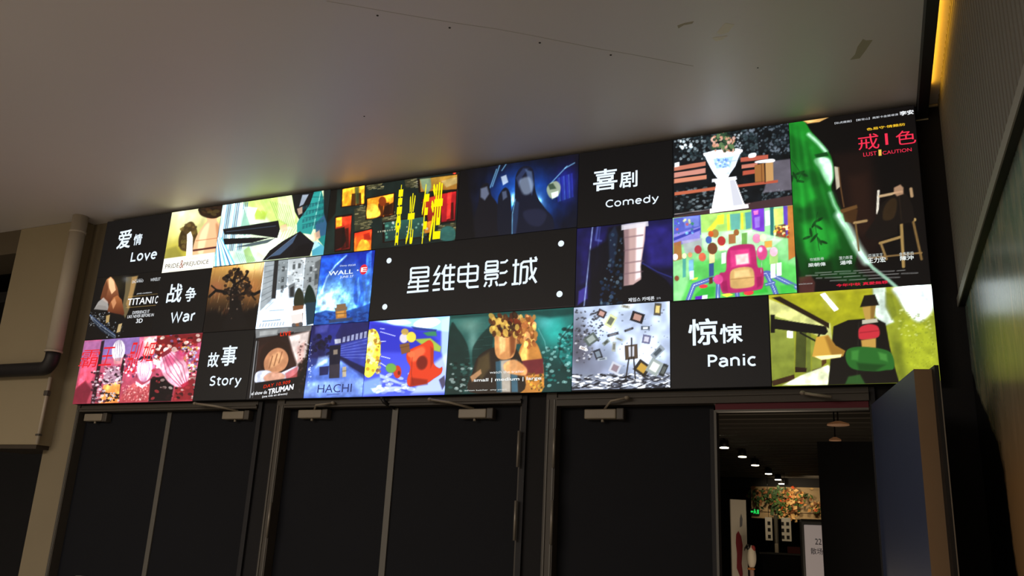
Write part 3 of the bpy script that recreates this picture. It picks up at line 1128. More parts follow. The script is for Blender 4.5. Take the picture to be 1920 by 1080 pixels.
t.P('dff4e8', '1032,362 1046,358 1046,368 1034,374', 3, .8)
# stones
t.P('14141c', '890,402 896,380 900,352 914,344 920,366 930,380 938,402 940,448 880,448', 2.5, smooth=True)
t.P('131726', '934,440 932,380 938,360 948,352 956,366 958,398 962,442', 2.5, smooth=True)
t.P('14182a', '958,442 958,400 964,372 966,330 980,312 998,318 1002,352 1008,372 1022,392 1036,410 1034,434 1000,440', 2, smooth=True)
t.P('2a3f66', '960,440 960,404 966,376 972,380 970,410 966,440', 4, .7).L('7fc8f8', '959,440 959.5,402 965,374', 1.6, 2, .9)
t.P('3a4a78', '966,334 980,316 990,316 978,332 972,352', 4, .6).P('6a86b8', '984,318 996,322 1000,346 996,366 990,340', 5, .6).P('b8cce8', '972,340 990,332 998,346 994,362 980,364', 7, .55, smooth=True)
t.P('a8b8dc', '900,354 912,350 916,364 908,376 900,370', 5, .55).P('8a9cc4', '940,360 948,358 950,370 942,376', 4, .5).P('2a2e4a', '980,398 1010,392 1024,404 1012,424 990,420', 6, .6, smooth=True)
t.P('0b0b0f', '862,300 872,320 884,390 890,450 852,455', 8, .9)
t.build('picture_panel', 'dark blue glowing picture of standing stones')

# park bench with a pale urn
t = Tile(4.695, 5.355, 1.004, 1.5, '10151a')
t.N(18, .5, 21)
t.D(['8fa6b0', 'b6c8d0', '5a6c74', '33444a', '24353a'], 160, (1264, 245, 1345, 300), 2.6, 31, .7)
t.D(['5a6a74', '8a98a8', '2c3a42', '3f5058'], 170, (1390, 232, 1482, 290), 2.4, 32, .65)
t.D(['2a3a3e', '3d4f54', '1a262a'], 120, (1330, 240, 1420, 300), 3.0, 33, .7)
t.D(['e8f4fa', 'c8d8e0'], 26, (1266, 262, 1300, 280), 2.4, 34, .8)
t.D(['dbe6ee', 'b8c8d2'], 18, (1375, 250, 1390, 290), 1.8, 35, .8)
t.D(['9fb0b8', '55666c', '27343a', '7a8a90'], 130, (1266, 352, 1400, 395), 2.0, 36, .65, 1.8)
t.D(['70808a', '3a464c'], 60, (1425, 355, 1486, 378), 2.0, 37, .6)
t.P('8a8290', '1448,302 1482,298 1486,356 1430,362', 4, .75).N(24, .12, 22)
t.P('4a3436', '1262,406 1486,366 1487,390 1262,414', 2).L('d8c8cc', '1264,402 1405,382', 1.2, 1, .8)
for (a_, b_, c_, d_, hh, cc) in ((1263, 317, 1322, 307, 8, 'c87a62'), (1263, 329, 1322, 320, 9, 'd08f80'), (1263, 340, 1324, 332, 8, 'd4886c'), (1388, 300, 1440, 294, 8, 'c2604c'), (1390, 313, 1420, 309, 7, 'cc7c68'), (1392, 325, 1420, 321, 8, 'c05a44'), (1264, 364, 1344, 353, 6, 'c86a4c'), (1360, 352, 1458, 340, 5, 'bc5a42')):
    t.P(cc, '%f,%f %f,%f %f,%f %f,%f' % (a_, b_ - hh / 2, c_, d_ - hh / 2, c_, d_ + hh / 2, a_, b_ + hh / 2), 1.2)
t.P('e8eef2', '1264,306 1273,304 1273,312 1264,314', 1.5).P('e6eaee', '1404,289 1416,287 1416,294 1404,296', 1.5, smooth=True)
# a pale stone urn with blue flowers on a two-legged plinth
t.P('dce9f8', '1320,290 1336,284 1376,279 1390,283 1384,296 1378,312 1368,326 1364,334 1346,336 1338,326 1330,312 1324,300', 1.3)
t.P('eef4fc', '1318,288 1336,283 1376,278 1392,281 1391,286 1376,285 1338,290 1319,293', 1.2)
t.P('b8c8e0', '1374,288 1388,288 1376,314 1366,328 1362,326', 5, .7)
t.P('8fb4ea', '1336,298 1374,293 1368,314 1342,317', 2.5, .9).D(['5a86d8', 'c2d8f6', '7aa0e4'], 30, (1340, 297, 1368, 314), 2.0, 103, .9)
t.L('9ab0d4', '1328,308 1380,301', 1.4, 1.5, .7).L('9ab0d4', '1342,328 1366,325', 1.4, 1.5, .7)
t.P('e9ebf2', '1336,336 1376,332 1380,342 1394,380 1398,388 1336,396 1334,388 1342,346', 1.3)
t.P('c2c4d0', '1366,334 1376,333 1392,380 1394,388 1374,390', 4, .75).P('f6f8fc', '1344,346 1352,345 1350,388 1340,390', 4, .6)
t.P('f4f4f8', '1330,392 1402,383 1403,390 1330,400', 1.2).P('dfe2ea', '1334,336 1380,331 1381,337 1334,342', 1.2)
t.D(['2c4a34', '47704a', '203626', '6a8a5a', 'd89a80', 'e0b0a0'], 90, (1336, 256, 1376, 284), 3.6, 104, .9)
t.D(['2c4a34', '6a8a5a', 'd89a80'], 24, (1344, 246, 1366, 262), 3.2, 106, .9)
# box on the bench
t.P('a8703c', '1414,310 1432,306 1434,340 1415,342', 1.3).P('c89a62', '1434,306 1449,304 1450,338 1435,341', 1.3).L('3a2018', '1433,304 1434,342', 2, 1).L('6a3c20', '1427,308 1428,341', 1.4, 1, .8).P('e8e8ec', '1418,302 1448,298 1450,304 1418,306', 2, smooth=True)
t.build('picture_panel', 'picture of a pale stone urn and a park bench')

# green dress and dark room (two rows tall)
t = Tile(5.358, 6.0, 0.497, 1.5, '0b090a')
t.P('1c100e', '1560,290 1630,280 1660,420 1640,520 1590,500', 26, .9).P('2a1812', '1590,330 1626,326 1640,440 1600,440', 22, .8)
t.P('1f9a2c', '1474,226 1502,222 1520,246 1535,262 1550,280 1560,300 1564,330 1558,352 1566,376 1580,404 1596,440 1606,474 1600,500 1580,516 1540,520 1505,512 1496,490 1486,430', 3, smooth=True, c2='0c3e12')
t.P('0f5a18', '1478,250 1500,262 1512,290 1500,310 1484,296', 12, .75).P('0c4a16', '1484,330 1520,318 1552,330 1540,346 1500,360', 12, .7).P('27b836', '1488,330 1516,340 1530,370 1506,390 1488,380', 14, .7).P('2cc23c', '1500,420 1540,410 1570,440 1560,480 1530,500 1504,470', 18, .7)
t.P('08280c', '1500,492 1560,488 1606,490 1600,524 1500,520', 14, .8).P('0d4f18', '1492,392 1540,386 1572,402 1560,412 1510,410', 10, .7).P('0a3a12', '1556,480 1600,500 1640,530 1600,540 1560,520', 14, .7).P('0c4416', '1490,440 1502,450 1520,510 1500,530', 12, .7)
t.L('c4f4d6', '1516,252 1534,268 1548,284', 7, 5, .85)
t.P('d0f8de', '1526,300 1544,294 1558,302 1562,330 1556,348 1546,338 1536,318', 6, .9, smooth=True)
t.L('b8f0cc', '1556,362 1564,384 1576,404', 6, 6, .8).L('d4f9e4', '1572,404 1590,430 1606,462 1624,490', 14, 9, .9).L('b8f0d0', '1612,474 1636,502 1664,524 1694,550', 6, 3, .8)
t.P('10451a', '1526,290 1550,285 1554,292 1530,296', 2.5, .95)
for (x, y, r0, L_) in ((1490, 330, 60, 9), (1500, 324, -20, 9), (1508, 328, 20, 8), (1484, 336, 100, 8), (1500, 340, 10, 8), (1526, 420, -60, 9), (1534, 426, 30, 9), (1520, 436, 80, 9), (1526, 446, 130, 11), (1536, 452, 60, 9), (1544, 454, 20, 8), (1512, 446, 160, 8), (1536, 412, -30, 8)):
    t.E('0a2a10', x, y, L_, 2.6, r0, 1.5, .85)
t.L('0a2a10', '1484,300 1502,326 1494,342', 1.3, 1, .8).L('0a2a10', '1532,398 1528,424 1532,446 1536,470', 1.3, 1, .8)
t.P('d8a860', '1500,224 1514,232 1536,229 1556,219 1530,222', 2).P('e8c27c', '1506,226 1520,230 1530,226', 3, .8)
for (a_, b_) in (((1484, 236), (1506, 500)), ((1494, 240), (1530, 506)), ((1512, 268), (1566, 504)), ((1530, 300), (1590, 490))):
    t.L('0e5a1a', '%f,%f %f,%f' % (a_ + b_), 6, 9, .4)
    t.L('34c848', '%f,%f %f,%f' % (a_[0] + 9, a_[1] + 10, b_[0] + 7, b_[1] - 40), 5, 8, .3)
t.P('7a4038', '1497,520 1520,516 1528,530 1526,552 1497,552', 5, .6)
# chair in the dark room
t.P('d8cdb4', '1564,312 1573,314 1575,350 1568,356', 2, .9).L('6a4a2c', '1572,314 1576,352 1582,388', 2, 1.5).P('4a3018', '1578,392 1600,386 1608,394 1604,420 1584,416', 3, .9).P('6a4a28', '1574,394 1606,384 1608,390 1578,400', 2)
t.L('d6cfc0', '1647,358 1645,400', 4, 1.2).L('c2a47c', '1650,368 1690,360', 5, 1.5).L('b0906a', '1708,354 1710,368', 5, 1.5).L('a88a5c', '1602,418 1624,414', 5, 1.5).L('b2945c', '1680,416 1714,412', 7, 1.5).L('a2844e', '1690,420 1694,500', 5, 1.5).L('7a5f36', '1712,414 1728,486', 4, 1.5).L('a08250', '1650,456 1690,444', 5, 1.5).L('8f7346', '1652,458 1662,486', 4, 1.5).L('8a6c40', '1628,484 1728,474', 3, 1.5).L('7a6038', '1604,420 1610,470', 3, 1.5)
# a dark coat left over the chair
t.P('171210', '1652,384 1672,366 1694,362 1706,374 1714,402 1710,416 1684,422 1680,440 1640,450 1622,440 1640,412', 2, smooth=True).P('3a2a18', '1658,388 1672,372 1682,378 1676,408 1656,412', 4, .8, smooth=True).L('2a2018', '1686,368 1690,412', 2, 2, .8)
t.P('c49a78', '1676,352 1688,346 1694,352 1694,364 1682,368 1676,362', 3, .85)
for i, (a_, b_) in enumerate(((1524, 1640), (1510, 1700), (1530, 1722), (1552, 1690))):
    y = 512 + i * 5.0
    for k in range(int((b_ - a_) / 4)):
        if (k * 7 + i * 3) % 9:
            t.L('b8b8b4', '%f,%f %f,%f' % (a_ + k * 4, y - k * .22, a_ + k * 4 + 2.6, y - k * .22 - .1), 1.6, 1, .6)
t.N(30, .06, 24)
t.build('picture_panel', 'tall dark picture with a green dress and pink title')
PK = 'f0304e'
text(t, '戒', (1610, 283), (1647, 249), PK)
text(t, '|', (1660.5, 272), (1664, 250), PK)
text(t, '色', (1681, 273), (1716, 242), PK)
text(t, 'LUST', (1619, 294), (1643.5, 283.5), PK)
text(t, 'CAUTION', (1655, 290.5), (1709, 277), PK)
t2 = MB()
a_ = [S(*k) for k in ((1647, 281), (1652.5, 280.5), (1653, 292), (1647.5, 292.5))]
t2.poly([(p[0], TXT_Y, SB + p[1]) for p in a_[::-1]])
t2.done('title_badge', glow('e8c050'), t.o)
text(t, '色易守·情難防', (1625, 245.5), (1697, 230.5), 'f2c22e', .02)
text(t, '【臥虎藏龍】【斷背山】奧斯卡金獎導演', (1565, 233.5), (1684, 212.5), 'cfd4da')
text(t, '李安', (1687.5, 217.5), (1713, 205.5), 'f4f8fc', .04)
text(t, '坎城影帝', (1518, 490), (1544, 482), 'cdd6d2')
text(t, '梁朝偉', (1515, 501), (1547.5, 491.5), 'dde6e2', .03)
text(t, '潛力新星', (1573, 487.5), (1598, 479), 'cdd6d2')
text(t, '湯唯', (1575, 497), (1597, 487.5), 'dde6e2', .03)
text(t, '亞洲天王', (1628, 484), (1655, 474.5), 'cdd6d2')
text(t, '王力宏', (1627, 494), (1660, 481.5), 'e4ece8', .03)
text(t, '金馬影后', (1686, 480), (1713, 471.5), 'cdd6d2')
text(t, '陳沖', (1688, 489), (1712.5, 478.5), 'e4ece8', .03)
text(t, '今年中秋 真愛無罪', (1567.5, 538.5), (1664, 526), 'd8203c', .04)
text(t, 'www.bvi.com.tw', (1497, 534.5), (1523, 529.5), 'b0b0ae')

# ================= pictures, middle row
# dark picture with amber lit rocks
t = Tile(0.0, 0.70, 0.503, 1.02, '0a090a')
t.GL('4a4020', 218, 535, 30, 24, .5)
t.P('7a6a48', '236,520 259,517 252,545 244,575 234,598 228,580 234,548', 3, .9).P('c89a5c', '247,520 257,518 250,548 240,580 236,570 243,545', 3, .7)
t.GL('6a6c6e', 236, 524, 10, 8, .7)
t.P('c88a5a', '188,560 194,538 200,524 207,519 213,524 220,540 224,560 206,572', 1.6, c2='5f2a18').P('e8b88a', '203,524 208,520 214,528 217,544 209,552 204,540', 2.5, .9)
t.P('6a3a22', '188,560 194,538 200,526 203,540 198,560', 2, .8)
t.P('d8d2cc', '176,580 184,566 194,558 202,566 204,582', 2, .75).P('8a8480', '176,580 184,572 198,574 204,582', 2.5, .6)
t.P('b8703f', '200,590 204,572 212,558 220,554 228,562 233,588 226,598', 1.8, c2='4a1c10').P('d8986a', '208,566 215,558 218,568 212,580', 2.5, .8)
t.P('0a0a0c', '176,582 196,584 216,588 230,592 236,604 230,620 200,624 172,606', 3, .95, smooth=True)
for i in range(5):
    t.L(('3a5c9a', 'aab8c8', '28406a', '6a7888', '1a2a44')[i], '%f,%f %f,%f %f,%f' % (166 + i * 1.5, 588 + i * 3, 190, 608 + i * 3, 216, 628 + i * 2), 1.4, 1, .8)
t.D(['c8ccd0', '8a949e', 'e4e8ea'], 60, (168, 584, 205, 612), 0.9, 8, .7)
t.D(['c8ccd0', '8a949e'], 40, (195, 604, 232, 634), 0.9, 9, .7)
t.P('b89a64', '199,592 206,590 204,604 198,606', 1.5).P('c2a876', '222,608 229,606 225,622 218,624', 1.5)
t.L('d8b060', '240,557 296,551', .8, 1, .8).L('d8b060', '236,577 294,572', .8, 1, .8)
t.build('picture_panel', 'black picture with amber lit rocks and white title')
text(t, 'TITANI', (238, 573), (288.5, 556), 'f2f6fa', .02)
text(t, 'C', (289.5, 569.5), (297, 555), 'f2f6fa', .02)
text(t, 'LEONARDO', (252, 525.5), (267, 522.5), 'b8bcc0')
text(t, 'DICAPRIO', (247.5, 531.5), (269, 524.5), 'dfe4e8')
text(t, 'KATE', (287.5, 523.5), (295, 520.5), 'b8bcc0')
text(t, 'WINSLET', (281.5, 528), (301, 520.5), 'dfe4e8')
text(t, 'JAMES CAMERON', (256, 553), (284.5, 547.5), 'dfe4e8')
text(t, 'EXPERIENCE IT', (248, 589.5), (280.5, 581), 'f0f4f8')
text(t, 'LIKE NEVER BEFORE IN', (238.5, 597), (288.5, 587.5), 'f0f4f8')
text(t, '3D', (254.5, 606), (268, 597), 'f0f4f8', .02)

# rain-lit dark tree
t = Tile(1.212, 1.700, 0.50, 1.0, '0b0808')
t.G('f0b45a', '150a08', (450, 488), (428, 592))
t.GL('f8d890', 470, 500, 34, 22, .8).GL('d8864a', 470, 540, 30, 30, .6).GL('b86a4a', 405, 540, 24, 24, .6).GL('e8cfae', 490, 495, 10, 20, .6)
rg = random.Random(4)
for i in range(150):
    x, y = rg.uniform(395, 498), rg.uniform(486, 590)
    t.L(rg.choice(('f8dca0', 'c87a3a', '8a4a2a', 'e8b870')), '%f,%f %f,%f' % (x, y, x - 3, y + 11), 1.0, 1, .35)
t.P('0a0606', '380,590 400,580 420,592 440,590 470,580 488,570 484,625 376,630', 12, .95)
t.P('100c0c', '432,540 446,538 450,560 454,585 462,612 418,614 428,585 430,560', 2, smooth=True)
for (p_, w_) in (('440,560 425,548 404,545 392,556', 6), ('442,555 462,548 476,552 488,546', 6), ('440,550 438,525 446,506', 8), ('438,530 424,518', 5), ('440,534 458,522 464,510', 5), ('408,546 396,536', 3), ('468,550 478,562', 3)):
    t.L('100c0c', p_, w_, 2)
t.D(['1a1210', '100c0c', '2a1a12'], 60, (418, 504, 468, 560), 4, 105, .8)
t.D(['d8b89a', '6a5040', '2a2020', 'a88a70'], 36, (424, 520, 456, 600), 1.4, 5, .6)
t.build('picture_panel', 'amber rain picture with a dark tree')

# pale grey old street
t = Tile(1.703, 2.200, 0.502, 1.0)
t.G('d2deea', 'bcd4ee', (550, 480), (530, 615))
t.P('a8b2b8', '496,490 514,488 510,560 486,584', 2).P('2a2a2c', '514,486 522,486 516,560 508,560', 2)
for i in range(7):
    t.L('4a5258', '%f,%f %f,%f' % (496 - i * 1.2, 500 + i * 11, 513 - i * .6, 497 + i * 9.5), .9, 1, .7)
t.P('8e989c', '522,486 540,484 536,540 518,544', 2, .9).P('c4ccd0', '540,484 570,480 566,540 538,542', 2, .9).P('9aa2a4', '572,482 604,480 594,560 566,550', 2, .9).P('55595a', '590,492 604,484 600,530 588,536', 3, .8)
t.P('6a7074', '540,536 552,530 552,558 541,560', 2, .9).P('2a2c2e', '543,540 550,536 550,558 543,559', 1.5, .9)
for (x, y) in ((528, 500), (527, 520), (526, 536), (548, 496), (558, 494), (580, 500), (578, 520), (590, 514)):
    t.P('3a4042', '%f,%f %f,%f %f,%f %f,%f' % (x, y, x + 5, y - .6, x + 4.6, y + 9, x - .4, y + 9.6), 1.2, .75)
t.D(['2c3032', '5a6062', 'e8eef2'], 70, (520, 488, 602, 548), 1.2, 12, .55, 1.6)
t.N(20, .12, 40)
t.P('c8dcf2', '486,584 520,560 560,556 590,562 588,612 478,618', 5, .95).L('8a98a6', '497,580 512,566', 1, 1.5, .6)
# two clipped trees in tubs and a pale cart
t.P('2a2e20', '551,574 552,552 560,540 568,552 568,574', 2.5, smooth=True).P('8a5a3a', '548,574 568,572 566,612 550,614', 2)
t.P('14281f', '570,570 572,548 579,534 588,548 591,570', 2.5, smooth=True).P('1e3a4a', '572,568 592,566 590,606 574,610', 2)
t.P('dcd4d0', '544,588 566,584 567,604 546,608', 1.8).P('f4f0ea', '542,584 568,579 569,586 543,591', 1.5).E('5a5a5e', 550, 610, 4, 4, 0, 1.3).E('5a5a5e', 563, 608, 4, 4, 0, 1.3)
for i in range(9):
    t.L('7a90a8', '%f,%f %f,%f' % (505 + i * 3.0, 583 - i * .2, 506.6 + i * 3, 582.6 - i * .2), 1.6, 1, .6)
    t.L('7a90a8', '%f,%f %f,%f' % (492 + i * 3.8, 602.5 - i * .35, 494 + i * 3.8, 602.2 - i * .35), 2.4, 1, .6)
    t.L('5f6f84', '%f,%f %f,%f' % (486 + i * 5.4, 613 - i * .4, 488 + i * 5.4, 607 - i * .4), 1.4, 1, .7)
t.build('picture_panel', 'pale grey street picture with two trees in tubs')

# blue planet rise
t = Tile(2.204, 2.645, 0.503, 1.0)
t.G('1230b0', '68b4f0', (655, 474), (632, 585))
t.GL('8ed4fb', 628, 560, 40, 40, .8).GL('d6f2ff', 612, 566, 22, 30, .7)
t.P('1c56dc', '600,484 650,478 640,490 616,512 602,545', 8, .8)
t.L('bfe8ff', '602,548 612,520 628,498 648,480', 3, 4, .8)
t.P('0c22a0', '664,474 700,470 698,500 676,505', 12, .7)
t.P('2a62d8', '662,560 664,530 670,514 678,526 682,560 676,578 668,576', 3, .9, smooth=True).P('5c9cf0', '668,530 671,520 675,548 670,570', 3, .8).P('3a78e6', '686,476 696,470 695,520 688,540 690,570 684,575 684,530', 3, .8)
t.P('1a4cae', '586,590 610,582 640,586 680,574 694,568 692,604 584,612', 4, .9).N(26, .22, 51)
t.D(['0e2a70', '2e6ad0', '16409a'], 60, (588, 586, 690, 606), 2.4, 13, .6, 2)
# a plain orange crate on the ground
t.P('b87a38', '628,582 648,580 649,596 629,598', 1.5).P('7a6a58', '626,578 650,575 650,581 628,584', 1.5).P('d89a4a', '631,585 644,583 644,593 632,595', 2, .8)
t.P('8a6a48', '630,571 647,569 648,579 630,581', 1.5).L('5a4630', '628,589 649,587', 1.4, 1, .8).P('3a3a44', '616,600 660,595 660,600 616,606', 3, .7)
t.build('picture_panel', 'blue night picture of a planet horizon and a crate')
text(t, 'WALL', (614.8, 517.5), (661.5, 505), 'e6f2ff', .03)
x_, z_ = S(668, 507)
text(t, '·', (668.2, 508.5), (671.5, 505.5), 'e6f2ff', .03)
b = MB()
cx_, cz_ = S(681, 505.5)
b.poly([(cx_ + .031 * math.cos(k * math.pi / 14), TXT_Y + .0004, SB + cz_ + .036 * math.sin(k * math.pi / 14)) for k in range(28)])
b.done('red_disc', glow('e02838'), t.o)
text(t, 'E', (675.5, 510.5), (687.5, 501), 'fff0f0', .05)
text(t, 'JUNE 27', (636, 523.5), (662, 515.5), 'dceafc', .02)
text(t, 'Disney', (636.5, 501.5), (650, 496), 'dceafc')
text(t, '·PIXAR', (651, 500), (666.5, 495), 'dceafc')

# half-lit pillar on violet
t = Tile(4.10, 4.688, 0.503, 0.998, '0b0b12')
t.G('17164a', '0f0e22', (1170, 430), (1170, 570))
t.P('2a2478', '1206,430 1262,420 1262,500 1216,500', 18, .85).P('241f68', '1090,450 1130,440 1120,520 1090,530', 16, .7).N(16, .35, 61)
t.P('4a3fb0', '1084,546 1100,536 1100,560 1082,572', 5, .8).L('9fb4e8', '1110,426 1094,573', 2.2, 2, .9).L('4a58b0', '1124,426 1116,500', 2, 2.5, .7).L('5a6ac0', '1120,424 1116,450 1126,452', 4, 3, .7)
t.P('0c0d14', '1104,470 1134,452 1140,428 1170,418 1172,540 1150,572 1104,574', 10, .9)
t.P('0b0b10', '1140,560 1176,510 1200,495 1222,508 1252,530 1258,566 1150,574', 4, .97, smooth=True)
t.L('3a44a8', '1204,494 1232,510 1258,520', 1.5, 2, .8)
t.P('c9a8a4', '1168,424 1210,417 1208,450 1203,480 1200,500 1201,524 1186,534 1168,536', 2.5)
t.P('e8d8da', '1192,420 1209,418 1206,450 1200,500 1201,520 1190,526', 5, .85).P('8a6e74', '1168,424 1178,424 1178,534 1168,536', 6, .7)
t.P('0d0d12', '1150,432 1168,424 1170,470 1168,536 1150,540', 4, .9)
for y in (446, 470, 494, 514):
    t.L('7a5e66', '1169,%d 1204,%d' % (y, y - 5), 2, 2.5, .7)
t.P('d8d4de', '1164,422 1214,413 1215,424 1164,432', 2, .9)
t.P('1c2a44', '1140,440 1152,424 1158,440 1150,500 1142,504', 5, .8).D(['3a5a78', '142a40', '7a9ab0', '24406a'], 46, (1124, 500, 1164, 570), 3.0, 17, .6)
t.D(['3a5a78', '10202e', '6a88a0'], 26, (1140, 440, 1166, 510), 2.6, 18, .5)
t.build('picture_panel', 'dark violet picture with a half-lit stone pillar')
text(t, '제임스 카메론', (1177, 566.5), (1226, 555.5), 'dfe4ea', .03)
text(t, '감독', (1230, 561.5), (1238, 557), 'b8bcc4')

# bright playroom with blocks and balls
t = Tile(4.690, 5.356, 0.501, 1.002)
t.G('a4dca0', '74cf78', (1370, 400), (1380, 560))
t.P('5a64c8', '1262,410 1312,402 1314,440 1262,455', 2).P('8a86d8', '1262,440 1312,425 1312,450 1262,462', 2).P('3f46b8', '1262,446 1312,427 1312,432 1262,452', 1.5).P('7a8ade', '1280,408 1310,404 1310,424 1284,428', 3, .8)
t.P('a8dc6e', '1314,402 1408,391 1410,430 1314,438', 2).P('e0e23c', '1324,432 1344,408 1354,406 1336,434', 3, .9).P('e8e436', '1344,404 1357,402 1356,420 1345,421', 1.5).P('6fc0b0', '1368,402 1387,400 1387,430 1370,432', 1.5).P('5fb4b0', '1396,399 1408,397 1408,428 1398,430', 1.5).P('e8e03a', '1362,402 1367,402 1367,432 1363,432', 1.2).P('e8e03a', '1388,399 1393,399 1393,430 1389,430', 1.2)
t.P('7a3ad0', '1408,390 1432,388 1433,434 1410,435', 1.5).P('e86ab0', '1412,396 1421,394 1421,402 1413,403', 1.2).P('9a7ae0', '1414,408 1424,406 1424,426 1415,428', 2, .9).P('d8e8ee', '1434,396 1444,394 1444,422 1434,424', 2, .9).P('2f7a78', '1443,388 1450,387 1450,447 1444,448', 1.5).P('cfe070', '1450,392 1468,390 1467,420 1452,422', 1.5).P('6a4ac8', '1468,386 1476,386 1478,440 1470,442', 1.5).P('c8803a', '1476,386 1490,384 1492,480 1478,488', 2).P('7a4a28', '1452,424 1472,420 1474,446 1454,448', 3, .9)
t.D(['e8b84a', 'b8502a', '8a5a3a', 'f0dc9a', 'c8402a'], 30, (1450, 424, 1478, 446), 2.6, 19, .9)
t.D(['e8f0a0', '3aa060', '4a58d0', 'e85a5a', '7ac8e8'], 20, (1264, 412, 1300, 440), 2.4, 20, .8)
t.P('b6e8b4', '1314,436 1412,430 1440,440 1470,446 1440,470 1320,470 1314,455', 4, .9)
t.P('b8743a', '1262,456 1276,452 1278,486 1262,490', 2, .9).P('c8c0d8', '1278,452 1316,446 1314,472 1284,476', 3, .7)
t.P('56cc56', '1262,520 1300,490 1440,480 1496,500 1496,552 1262,568', 10, .8).P('9adf9a', '1262,500 1290,486 1300,500 1276,566 1262,568', 8, .8)
for pth, wd in (('1288,566 1300,535 1330,524 1400,516 1440,512 1496,540', 9), ('1345,560 1346,522', 8), ('1382,556 1378,520', 8), ('1412,520 1436,512 1450,540 1456,556', 9), ('1412,540 1450,530', 6)):
    t.L('5a70c4', pth, wd, 1.5, .95)
    t.L('e6ecf8', pth, 1.0, 1, .8)
t.P('36c23e', '1303,552 1318,538 1340,538 1338,556 1300,560', 4, .9).P('34c43c', '1390,536 1432,530 1440,548 1392,554', 4, .9).P('3ec648', '1462,536 1488,532 1490,548 1464,552', 5, .8)
t.E('e0343c', 1318, 537, 8, 3.6, -5, 1.3).E('e0343c', 1403, 549, 9.5, 4.6, -5, 1.3).P('f0ea3c', '1352,553 1366,549 1374,553 1362,557', 1.5).P('6a2ac8', '1303,556 1316,554 1315,561 1302,563', 1.2).P('dfeaf6', '1316,554 1326,553 1325,560 1315,561', 1.2).P('e8d83c', '1296,522 1308,520 1306,524 1296,526', 1.2)
# toy blocks, balls and rings in a loose row, all plain
for (x, y, w_, h_, c) in ((1282, 500, 6, 40, '58b8a8'), (1295, 498, 9, 22, '7ab4d8'), (1296, 516, 8, 16, 'bfe4f2'), (1334, 480, 10, 26, 'e8c088'), (1333, 506, 9, 24, '3a5a98'), (1332, 526, 7, 12, '6a3a24'), (1353, 462, 8, 16, 'f0dc9a'), (1356, 484, 8, 20, 'e8e8ee'), (1450, 484, 16, 22, 'a8d878'), (1449, 508, 9, 26, 'eef4f4'), (1460, 505, 9, 24, 'eef4f4'), (1395, 448, 10, 22, '7ab85a'), (1372, 448, 13, 18, 'b87848'), (1440, 458, 14, 12, 'e0a84a')):
    t.P(c, '%f,%f %f,%f %f,%f %f,%f' % (x - w_ / 2, y - h_ / 2 + .8, x + w_ / 2, y - h_ / 2 - .8, x + w_ / 2, y + h_ / 2 - .8, x - w_ / 2, y + h_ / 2 + .8), 1.6)
for (x, y, r, c) in ((1282, 480, 5, 'f0e0a0'), (1293, 478, 5, 'e0a070'), (1308, 468, 8, 'b8404a'), (1316, 482, 8, 'd8684a'), (1335, 466, 11, '7a4a30'), (1352, 452, 9, 'c03a3a'), (1418, 447, 9, 'e88ab0'), (1430, 446, 7, 'f0e4a8'), (1340, 438, 8, 'b8904a'), (1332, 439, 6, 'd8602a'), (1450, 472, 9, 'e8b8c8'), (1265, 482, 6, 'f0c8d8'), (1328, 450, 7, '4a6ac0'), (1268, 522, 5, '9a5a3a'), (1380, 436, 6, 'a86a3a')):
    t.E(c, x, y, r * .85, r, 0, 1.6)
# a magenta armchair with tan cushions and a magenta balloon
t.P('c02a6c', '1362,476 1372,462 1408,458 1416,470 1420,500 1430,504 1430,536 1418,544 1366,550 1352,546 1348,514 1360,508', 2.5, smooth=True).P('d83a80', '1368,470 1404,466 1408,496 1370,502', 5, .9).P('9a1c54', '1352,528 1362,526 1364,548 1354,546', 4, .7).P('9a1c54', '1418,520 1428,518 1428,534 1419,540', 4, .7)
t.P('d0a868', '1372,506 1408,502 1414,528 1408,538 1374,541 1368,530', 3, smooth=True).P('e0bc80', '1376,508 1404,505 1406,518 1376,522', 5, .8).L('a87c44', '1370,524 1412,520', 1.4, 1.5, .7)
t.P('e9ccc2', '1378,478 1402,475 1404,494 1380,497', 4, .9)
t.E('d84a86', 1428, 474, 10, 14, 0, 2).E('f0c0d4', 1425, 468, 4, 5, 0, 4, .8).L('c8ccd0', '1428,488 1426,512', .8, 1, .8)
t.E('d84a90', 1346, 524, 9, 9, 0, 2)
t.N(24, .07, 62)
t.build('picture_panel', 'bright playroom picture with toys on a green road carpet')

# ================= pictures, bottom row
# pink and red lantern collage
t = Tile(0.0, 1.2135, 0.0, 0.50)
t.G('d0608a', 'c0485a', (200, 640), (180, 755))
t.P('b070a8', '158,640 196,638 188,690 148,700', 5, .8).P('e8506a', '150,690 176,660 190,680 170,716 146,726', 6, .8).P('7a2030', '140,730 160,714 172,730 162,756 134,758', 6, .85)
t.P('8a78c0', '192,636 262,630 258,660 186,676', 4, .85).P('1c1014', '190,640 196,638 178,755 170,756', 3, .9).P('1c1014', '226,690 232,664 236,664 222,753 214,754', 2, .9)
t.P('c09ab0', '196,700 214,686 226,700 224,722 196,724', 4, .9, smooth=True).P('f0a04c', '194,722 226,714 222,755 184,756', 2.5, .95, c2='e88a40')
t.D(['2a1620', 'd8b0c0', '5a2838', 'e8d0d8'], 90, (172, 695, 196, 754), 2.0, 41, .75, 1.4)
t.D(['2a1620', 'd8b0c0', '7a3a50', 'f0dce4'], 70, (196, 686, 228, 722), 1.8, 42, .75, 1.4)
t.D(['1a0e12', 'd8d0d8', '0e0a0c'], 50, (198, 736, 222, 752), 1.5, 43, .8, 1.3)
t.E('e8e0ec', 222, 657, 12, 20, 8, 2.5).P('d89a9a', '212,672 230,670 228,682 214,683', 3, .8)
